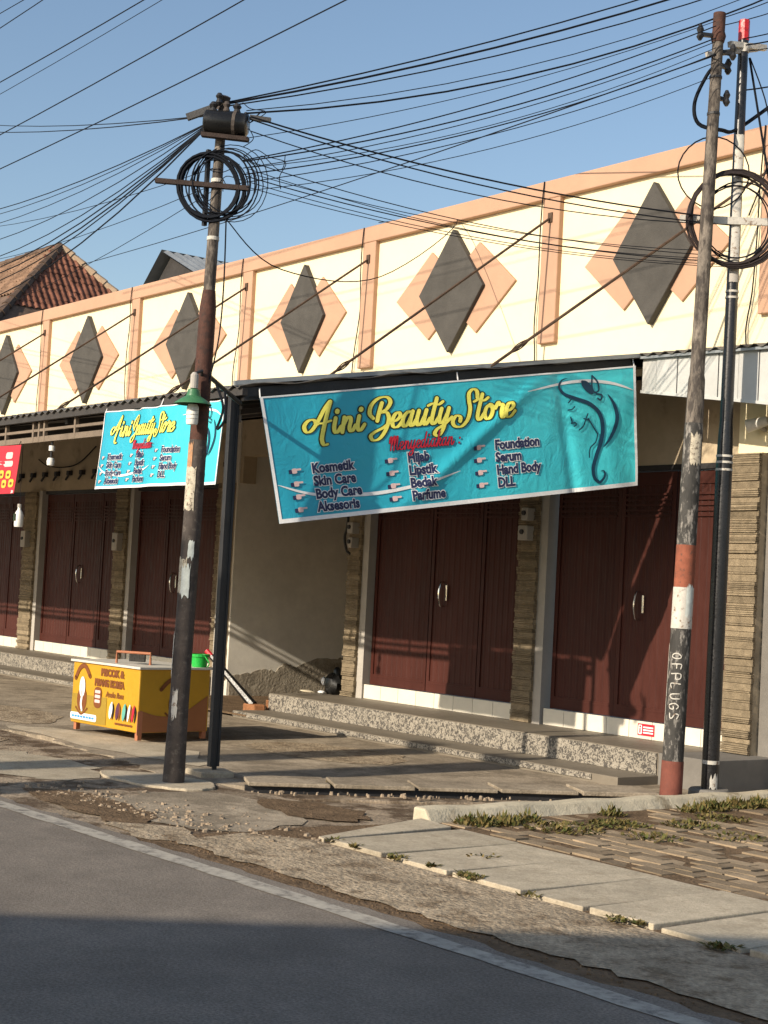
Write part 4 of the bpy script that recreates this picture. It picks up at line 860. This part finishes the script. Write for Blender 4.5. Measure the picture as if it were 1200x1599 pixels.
# ================================================================== WIRES
WIRES = [([-10.15, 5.97, 5.1], [-8.1, 10.5, 7.05], 0.12, 0.014),
 ([-10.15, 5.97, 5.11], [-8.1, 10.5, 7.13], 0.1, 0.01),
 ([-10.13, 5.97, 5.08], [-8.1, 10.5, 6.96], 0.14, 0.009),
 ([-9.82, 5.97, 4.96], [-8.09, 10.5, 6.84], 0.25, 0.012),
 ([-9.82, 5.97, 4.98], [-8.09, 10.5, 6.91], 0.22, 0.006),
 ([-9.83, 5.97, 4.61], [-8.37, 9.42, 6.15], 0.1, 0.008),
 ([-9.82, 5.97, 4.6], [-8.37, 9.42, 6.05], 0.12, 0.009),
 ([-9.82, 5.97, 4.55], [-8.37, 9.42, 6.02], 0.12, 0.006),
 ([-9.81, 5.97, 4.5], [-8.36, 9.42, 5.92], 0.13, 0.008),
 ([-9.81, 5.97, 4.44], [-8.36, 9.42, 5.85], 0.12, 0.006),
 ([-9.82, 5.97, 4.55], [-8.36, 9.42, 5.97], 0.16, 0.005),
 ([-9.8, 5.97, 4.77], [-8.38, 9.42, 6.19], 0.1, 0.005),
 ([-9.76, 5.97, 4.37], [-8.35, 9.42, 5.74], 0.14, 0.005),
 ([-28.05, 13.5, 7.56], [-8.36, 9.42, 5.91], 0.08, 0.01),
 ([-9.75, 5.97, 4.92], [-8.39, 9.78, 4.65], 0.1, 0.011),
 ([-9.75, 5.97, 4.9], [-8.39, 9.78, 4.6], 0.12, 0.009),
 ([-9.74, 5.97, 4.81], [-8.39, 9.78, 4.61], 0.16, 0.007),
 ([-9.78, 5.97, 4.6], [-8.4, 9.78, 4.35], 0.14, 0.006),
 ([-9.77, 5.97, 4.54], [-8.4, 9.78, 4.33], 0.16, 0.005),
 ([-9.77, 5.97, 4.51], [-8.4, 9.78, 4.39], 0.13, 0.005),
 ([-9.77, 5.97, 4.48], [-8.4, 9.78, 4.3], 0.12, 0.007),
 ([-9.76, 5.97, 4.44], [-8.4, 9.78, 4.28], 0.13, 0.005),
 ([-9.76, 5.97, 4.4], [-8.39, 9.78, 4.26], 0.12, 0.005),
 ([-10.28, 5.97, 5.01], [-20.3, 7.5, 5.17], 0.35, 0.011),
 ([-10.28, 5.97, 5.01], [-20.27, 7.5, 5.03], 0.35, 0.009),
 ([-10.28, 5.97, 5.01], [-20.31, 7.5, 5.2], 0.3, 0.01),
 ([-10.28, 5.97, 5.01], [-20.34, 7.5, 5.41], 0.3, 0.008),
 ([-10.28, 5.97, 5.01], [-20.39, 7.5, 5.65], 0.25, 0.007),
 ([-10.28, 5.97, 5.01], [-20.43, 7.5, 5.88], 0.2, 0.006),
 ([-10.28, 5.97, 5.01], [-20.46, 7.5, 6.07], 0.15, 0.008),
 ([-10.28, 5.97, 5.01], [-20.45, 7.5, 6.02], 0.18, 0.006),
 ([-10.28, 5.97, 5.01], [-20.24, 7.5, 4.84], 0.4, 0.011),
 ([-10.24, 5.97, 5.04], [-23.48, 8.5, 8.26], 0.12, 0.008),
 ([-10.24, 5.97, 5.04], [-23.5, 8.5, 8.41], 0.12, 0.007),
 ([-10.24, 5.97, 4.63], [-21.81, 8.0, 6.28], 0.15, 0.005),
 ([-10.22, 5.97, 4.5], [-21.71, 8.0, 5.71], 0.15, 0.005),
 ([-10.26, 5.97, 4.45], [-21.54, 8.0, 4.78], 0.15, 0.005),
 ([-20.48, 6.8, 6.25], [-8.61, 6.8, 6.57], 0.06, 0.01),
 ([-20.41, 6.8, 5.9], [-7.89, 6.8, 6.1], 0.06, 0.01),
 ([-20.62, 6.8, 6.95], [-10.25, 6.8, 7.02], 0.06, 0.01),
 ([-20.58, 6.8, 6.77], [-10.24, 6.8, 6.94], 0.06, 0.006),
 ([-20.73, 6.8, 7.54], [-11.27, 6.8, 7.72], 0.06, 0.009),
 ([-20.81, 6.8, 7.9], [-11.27, 6.8, 7.66], 0.06, 0.008),
 ([-8.52, 9.6, 6.29], [-7.98, 10.6, 6.9], 0.04, 0.007),
 ([-8.52, 9.6, 6.23], [-7.97, 10.6, 6.74], 0.04, 0.007),
 ([-8.25, 9.6, 6.06], [-7.96, 10.6, 6.55], 0.04, 0.008),
 ([-8.21, 9.6, 6.0], [-7.96, 10.6, 6.46], 0.04, 0.01),
 ([-8.21, 9.6, 5.95], [-7.95, 10.6, 6.38], 0.04, 0.006),
 ([-8.19, 9.6, 5.63], [-7.94, 10.6, 6.06], 0.04, 0.01),]
names = (['upper bundle rising right from drum-topped pole']*5 + ['between drum-topped pole and grey pole']*8 + ['long line crossing from the tiled roof to the grey pole'] +
         ['dropping across the parapet to the black pole']*9 + ['line fanning left from the drum-topped pole']*9 + ['nearly level line left of the drum-topped pole']*2 + ['thin line left of the cable coils']*3 +
         ['overhead power line crossing the upper left sky']*6 + ['leaving the frame right of the poles']*6)
ORD = ['topmost', 'second', 'third', 'fourth', 'fifth', 'sixth', 'seventh', 'eighth', 'lowest']
for k, ((a, b, s, r), nm) in enumerate(zip(WIRES, names)):
    ext = 1.7 if ('left' in nm or 'overhead' in nm or 'upper bundle' in nm or 'leaving' in nm) else 1.0
    zs_ = sorted([w[1][2] for w, q in zip(WIRES, names) if q == nm], reverse=True); rank = zs_.index(b[2])
    rank = 8 if len(zs_) > 1 and rank == len(zs_)-1 else rank
    o = MB().tube(sagline(a, b, s, 16, ext), r*.62, 5).build('overhead_wire', M_wire)
    tag(o, ('black wire, ' if len(zs_) == 1 else ORD[rank] + ' black wire at its far end, ') + nm, 'wire', nm)
# a stray drop wire from the coils down to the parapet
tag(MB().tube(catmull([(-10.0, 5.95, 4.2), (-10.2, 6.6, 3.95), (-11.6, 8.6, 4.4), (-13.2, YF-.05, 5.6), (-14.6, YF-.09, 5.78)], 8), .005, 5).build('drop_wire', M_wire), 'loose thin wire looping from the cable coils to the cornice', 'wire')
tag(MB().tube(catmull([(-10.02, 5.97, 4.2), (-10.05, 6.0, 3.7), (-10.08, 6.0, 3.3), (-10.15, 5.97, 2.95)], 8), .006, 5).build('drop_wire', M_wire), 'thin wire hanging straight down beside the rusty pole', 'wire')

# ================================================================== FOOD CART
c0_ = Vector((-14.0, 6.92, 0)); c1_ = Vector((-12.86, 7.03, 0)); c2_ = Vector((-13.05, 7.82, 0))
eu = (c1_-c0_); cl = eu.length; eu.normalize(); ev = Vector((-eu.y, eu.x, 0)); cd = .80
cart = empty('food_cart', (-13.5, 7.35, 0), 'low yellow wrapped food cart with white top standing in the yard', 'cart')
def K(a, b, z): p = c0_+eu*a+ev*b; return (p.x, p.y, z)
def kbox(a0, a1, b0, b1, z0, z1):
    return MB().add([K(a0, b0, z0), K(a1, b0, z0), K(a1, b1, z0), K(a0, b1, z0), K(a0, b0, z1), K(a1, b0, z1), K(a1, b1, z1), K(a0, b1, z1)], [(0,3,2,1),(4,5,6,7),(0,1,5,4),(1,2,6,5),(2,3,7,6),(3,0,4,7)])
ZB, ZT = .07, .655
P(kbox(0, cl, 0, cd, ZB, ZT), 'body', M_cart, cart, bevel=.01)
P(kbox(-.02, cl+.03, -.025, cd+.03, ZT, ZT+.022), 'counter_top', M_lid, cart, bevel=.004)
for a in (.03, cl-.06):
    for b in (.02, cd-.05): P(kbox(a, a+.045, b, b+.045, 0, ZB+.01), 'leg', M_frame, cart)
P(kbox(cl-.004, cl+.006, -.004, .05, ZB-.02, ZB+.2), 'corner_trim', M_frame, cart)
SF = lambda u, v, l: K(u, -.003-l, v); prf = Print(SF, cart)
prf.rect('olive_panel', .01, .62, ZB+.02, ZB+.28, M_olive, .001)
prf.put('blue_strip', *rrect(.0, .46, ZB+.035, ZB+.10, .02), M_whitep, .003); prf.put('blue_strip_text', *merge(*[rrect(.03+.05*i, .07+.05*i, ZB+.055, ZB+.075, .005) for i in range(8)]), M_cyan, .005)
txt = []
for t, u, v_, s, sx in (('PISCOK &', .50, .555, .090, 1.0), ('PISANG KOREA', .40, .455, .088, .82)):
    V, F = font_mesh(t, s, .006, sx); txt.append(([(a+u, b+v_) for a, b in V], F))
prf.put('title_lettering', *merge(*txt), M_brownp, .004)
V, F = font_mesh('Aneka Rasa', .075, .002, .85, .25); prf.put('script_lettering', [(a+.60, b+.36) for a, b in V], F, M_brownp, .004)
prf.put('emblem', *merge(stroke([(.06, .50), (.13, .60), (.22, .62), (.31, .53)], .045, 8), disc(.19, .30, .085, .12, 20), stroke([(.09, .22), (.19, .16), (.29, .22)], .02, 8)), M_brownp, .004)
prf.put('emblem_banana', *merge(disc(.19, .42, .05, .10, 16), stroke([(.17, .44), (.19, .34), (.18, .26), (.20, .20)], .03, 8)), M_whitep, .006)
prf.put('round_badge', *rrect(.40, .53, .24, .44, .05), M_brownp, .004); prf.put('badge_text', *merge(*[rrect(.42, .51, z, z+.03, .008) for z in (.29, .335, .38)]), M_pinkp, .006)
for i, (u, m_) in enumerate(((.70, M_whitep), (.81, M_purple), (.92, M_teal), (1.0, M_whitep), (1.07, M_redp))):
    prf.put('snack_picture', *stroke([(u-.01, .16), (u+.0, .24), (u+.02, .32)], .055 if i < 3 else .035, 6, taper=True), m_, .004)
    prf.put('snack_stick', *stroke([(u+.03, .155), (u+.045, .25), (u+.03, .31)], .025, 6, taper=True), M_brownp if i % 2 else M_blackpl, .005)
prf.put('footer_text', *merge(*[rrect(.78+.05*i, .82+.05*i, .115, .135, .004) for i in range(6)]), M_brownp, .004)
SS = lambda u, v, l: K(cl+.003+l, u, v); prs = Print(SS, cart)
Vw = []; Fw = []
for i in range(17):
    t = i/16; u = .02+(cd-.04)*t; h_ = .21-.10*math.sin(math.pi*min(1, t*1.4))*.6 + .13*max(0, t-.72)/.28
    Vw += [(u, ZB+.005), (u, ZB+h_)]
    if i: Fw.append((2*i-2, 2*i, 2*i+1, 2*i-1))
prs.put('brown_wave', Vw, Fw, M_cartb, .002)
prs.put('emblem', *merge(stroke([(.24, .47), (.33, .55), (.43, .57), (.53, .52)], .04, 8), disc(.40, .33, .07, .10, 20), stroke([(.30, .25), (.40, .19), (.50, .25)], .018, 8)), M_brownp, .004)
prs.put('emblem_banana', *disc(.40, .40, .045, .08, 16), M_orangep, .006)
# carrying frame on top
P(MB().tube([K(.56, .12, ZT+.02), K(.56, .12, ZT+.13), K(.86, .30, ZT+.13), K(.86, .30, ZT+.02)], .014, 8), 'top_frame', M_frame, cart)
P(MB().bar(K(.66, .2, ZT+.08), K(.80, .28, ZT+.08), .03, .07), 'black_box', M_blackpl, cart)
bk = empty('green_bucket', K(cl-.12, cd-.1, ZT+.02), 'bright green plastic tub on the right end of the yellow cart', 'tub')
bc = K(cl-.05, cd-.10, ZT+.022)
P(MB().lathe([(.0, 0), (.065, 0), (.085, .12), (.092, .12), (.07, .006), (.0, .006)], 18, bc, False, False), 'tub', M_bucket, bk, smooth=True)
P(MB().lathe([(.09, .10), (.098, .10), (.098, .125), (.09, .125)], 18, bc, False, False), 'rim', M_bucket, bk)
P(MB().tube(catmull([(bc[0]+.09, bc[1], bc[2]+.11), (bc[0]+.14, bc[1]+.02, bc[2]+.05), (bc[0]+.10, bc[1]+.03, bc[2]+.01)], 6), .006, 6), 'handle', M_bucket, bk)

# ================================================================== HOUSES BEHIND
th = empty('tiled_house', (-42, 19, 0), 'house with old terracotta hip roof rising behind the left end of the parapet', 'house')
ap = Vector((-36.6, 17.0, 9.76)); zE = 6.2; half = 5.6
fe = Vector((ap.x+2.9, ap.y-3.6, zE)); be = Vector((ap.x+2.9, ap.y+3.6, zE)); le = Vector((ap.x-22, ap.y-3.6, zE)); la = Vector((ap.x-22, ap.y, ap.z)); lb = Vector((ap.x-22, ap.y+3.6, zE))
P(MB().box(ap.x-21.5, ap.x+2.4, ap.y-3.1, ap.y+3.1, 0, zE+.1), 'wall', M_house, th)
rf = P(MB().add([ap, fe, be, le, la, lb], [(0, 1, 2), (0, 4, 3, 1), (0, 2, 5, 4)]), 'roof', M_cap, th)
# pan tiles on the visible hip end and on the front slope
tv = []; tf = []
for i in range(7):
    t = i/6; xx = -.5+t; zz = .16*math.sin(2*math.pi*t); tv += [(xx, -.5, zz+.06), (xx, .5, zz-.02)]
    if i: tf.append((2*i-2, 2*i-1, 2*i+1, 2*i))
tmesh = MB().add(tv, tf).mesh('tile'); tmesh.materials.append(M_tile1)
tmesh2 = tmesh.copy(); tmesh2.materials.clear(); tmesh2.materials.append(M_tile2)
def tile_face(o, ue, ve, cols, rows, inside, me, tw, tl, lim):
    n_ = ue.cross(ve).normalized(); M3 = Matrix((ue, ve, n_)).transposed(); c = 0
    for j in range(rows):
        for i in range(-cols, cols+1):
            a = (i+.5*(j % 2)*0)*tw; b = j*tl
            if not inside(a, b) or c >= lim: continue
            p = o + ue*a - ve*b + n_*(.03+random.uniform(-.01, .01))
            q = inst(me, 'tile', rf); q.matrix_basis = Matrix.Translation(p+th.location*0) @ (M3 @ Matrix.Diagonal((tw*1.02, tl*1.25, tw*.9))).to_4x4(); c += 1
rf_off = Vector((0, 0, 0))
uH = Vector((0, 1, 0)); vH = (ap - (fe+be)/2).normalized(); LH = (ap-(fe+be)/2).length
tile_face(ap, uH, vH, 40, 40, lambda a, b: abs(a) < 3.6*b/LH + .05 and b < 2.5 and b > .05, tmesh, .17, .20, 290)
uF = Vector((1, 0, 0)); vF = (ap-Vector((ap.x, ap.y-3.6, zE))).normalized(); LF = (ap-Vector((ap.x, ap.y-3.6, zE))).length
tile_face(ap, uF, vF, 40, 40, lambda a, b: a < 2.9*b/LF-.1 and a > -4.3 and b < 2.2, tmesh2, .18, .21, 295)
for s, e, m_ in ((ap, fe, M_cap), (ap, be, M_hip)):
    d = (e-s); n = 16
    for i in range(n):
        MB().tube([s+d*(i/n), s+d*((i+1.1)/n)], [.10, .13], 8).build('hip_cap', m_, rf)
n = 14
for i in range(n): MB().tube([ap+(la-ap)*(i/n*.4), ap+(la-ap)*((i+1.1)/n*.4)], [.11, .13], 8).build('ridge_cap', M_cap, rf)
zg = empty('zinc_shed', (-29, 18, 0), 'small shed roof of corrugated zinc with dark gable peeking over the parapet', 'shed')
g0 = Vector((-31.1, 17.0, 8.87)); gl = Vector((-33.3, 17.0, 6.9)); gr = Vector((-27.6, 17.0, 7.3))
P(MB().prism([(gl.x, 0), (gr.x, 0), (gr.x, gr.z-.12), (g0.x, g0.z-.12), (gl.x, gl.z-.1)], 17.15, 17.3, lambda a, b, h: (a, h, b)), 'gable', M_gable, zg)
vs = []; fs = []; n = 0
for i in range(0, 141):
    yy = 16.9 + i*.05; w = .03*math.sin(2*math.pi*yy/.25)
    vs += [(g0.x, yy, g0.z+w), (gr.x, yy, gr.z+w)]
    if i: fs.append((2*i-2, 2*i-1, 2*i+1, 2*i))
P(MB().add(vs, fs), 'roof_sheet', M_galv, zg)
P(MB().add([(g0.x, 16.9, g0.z+.02), (g0.x, 24, g0.z+.02), (gl.x, 24, gl.z), (gl.x, 16.9, gl.z)], [(0, 1, 2, 3)]), 'roof_sheet', M_galv, zg)
P(MB().box(-33, -27.9, 17.3, 24, 0, 6.9), 'wall', M_house, zg)

# ================================================================== ACROSS THE STREET (behind the viewer, shades the near road)
hs = empty('opposite_house', (0, -12, 0), 'plain two storey house across the street behind the viewer', 'house')
e0 = Vector((-5.8-1.4, -10.2-2.2)); e1 = Vector((-4.06, -7.4)); dn = (e1-e0).normalized(); rn = Vector((dn.y, -dn.x))
e1 = Vector((-4.06+1.3, -7.4+2.0))
fp = [e0, e1, e1+rn*9, e0+rn*9]
P(MB().prism([tuple(p) for p in fp], 0, 5.85), 'wall', M_house, hs)
P(MB().prism([tuple(p) for p in (e0-rn*.02-dn*.02, e1-rn*.02+dn*.02, e1+rn*9.02+dn*.02, e0+rn*9.02-dn*.02)], 5.85, 6.0), 'roof_slab', M_grey, hs)

for x_, w_, nm in ((-10.85, .46, 'left'), (-9.72, .50, 'right')):  # unseen posts added so their shadows fall as bands across the yard
    bp_ = empty('shadow_post', (x_, -6.0, 0), nm + ' one of two tall concrete posts added across the street behind the viewer to band the yard with shadow', 'post', 'shadow posts')
    P(MB().box(x_-w_/2, x_+w_/2, -6.2, -5.8, -.06, 7.2), 'shaft', M_grey, bp_, bevel=.03)
    P(MB().box(x_-w_/2-.12, x_+w_/2+.12, -6.35, -5.65, -.06, .35), 'plinth', M_grey, bp_, bevel=.03)
# ================================================================== SMALL GROUND DETAIL
def weeds(name, spots, label, seed, hgt=.11, m=M_weed):
    rr = random.Random(seed); mb = MB()
    for (x, y, rad, n) in spots:
        for i in range(n*2):
            a = rr.uniform(0, 6.28); d = rad*math.sqrt(rr.random()); bxx = x+d*math.cos(a); byy = y+d*math.sin(a)*1.0
            h = hgt*rr.uniform(.15, 1.0)**1.3*(1.05-.8*d/rad)+.008; l = rr.uniform(0, 6.28); ln = rr.uniform(.01, .06); w = rr.uniform(.004, .013)
            tx, ty = bxx+ln*math.cos(l), byy+ln*math.sin(l); sx, sy = -math.sin(l)*w, math.cos(l)*w
            mb.add([(bxx-sx*.5, byy-sy*.5, 0), (bxx+sx*.5, byy+sy*.5, 0), ((bxx+tx)/2+sx, (byy+ty)/2+sy, h*.6), (tx, ty, h), ((bxx+tx)/2-sx, (byy+ty)/2-sy, h*.6)], [(0, 1, 2, 4), (4, 2, 3)])
    o = mb.build(name, m); tag(o, label, 'weeds', None, 'stuff'); return o
weeds('weeds', [(-7.85, 6.85, .16, 110), (-7.80, 7.05, .14, 90), (-7.85, 7.3, .10, 40), (-7.86, 8.1, .10, 40), (-7.80, 8.9, .12, 60), (-7.84, 9.15, .13, 120), (-7.86, 9.45, .14, 160), (-7.86, 9.7, .12, 140), (-7.75, 9.95, .10, 60)], 'green and yellow weeds growing along the foot of the whitewashed kerb', 3)
weeds('dry_grass', [(-7.5, 7.3, .28, 160), (-7.5, 7.8, .22, 150), (-7.3, 8.3, .2, 90), (-7.45, 8.8, .2, 80), (-7.0, 7.6, .2, 50), (-6.8, 8.2, .2, 40)], 'low dry grass creeping over the block paving', 4, .05)
weeds('slab_weeds', [(-7.65+random.random()*3.6, 5.50+random.uniform(-.01, .05), random.uniform(.02, .07), random.randint(5, 26)) for i in range(15)] + [(-6.85, 6.02, .10, 14), (-9.75, 6.95, .04, 25), (-8.75, 9.0, .05, 30)], 'thin line of weeds along the road side of the footpath slabs', 5, .03)
def rubble(name, n, fn, label, seed, smin, smax, m):
    rr = random.Random(seed); mb = MB()
    for i in range(n):
        x, y = fn(rr); s = rr.uniform(smin, smax)*rr.random()**.5; a = rr.uniform(0, 6.28); z = -.03
        vs = []
        for k in range(6):
            vs.append((x+s*math.cos(a+k*1.047)*rr.uniform(.6, 1.1), y+s*math.sin(a+k*1.047)*rr.uniform(.6, 1.1), z))
        vs += [(v[0]*.7+x*.3, v[1]*.7+y*.3, z+.012+s*rr.uniform(.25, .7)) for v in vs[:6]]
        mb.add(vs, [(6, 7, 8, 9, 10, 11)] + [(k, (k+1) % 6, 6+(k+1) % 6, 6+k) for k in range(6)])
    return tag(mb.build(name, m), label, 'rubble', None, 'stuff')
rubble('rubble', 420, lambda r: (lambda t: (-10.2+t*2.6+r.gauss(0, .25), 4.75+t*.35+abs(r.gauss(0, .28))))(r.random()), 'scattered small stones and broken concrete along the road edge', 6, .008, .032, M_stonebit)
rubble('gravel', 500, lambda r: (r.uniform(-8.2, -3.2), ry(-6)+.22+abs(r.gauss(0, .10))), 'loose grit in the gutter beside the white road line', 7, .004, .016, M_soil)
rubble('drain_rubble', 80, lambda r: (lambda t: (-9.75+t*1.5+r.gauss(0, .05), 6.3+t*2.8+r.gauss(0, .06)))(r.random()), 'small stones lying along the drain', 8, .01, .03, M_stonebit)
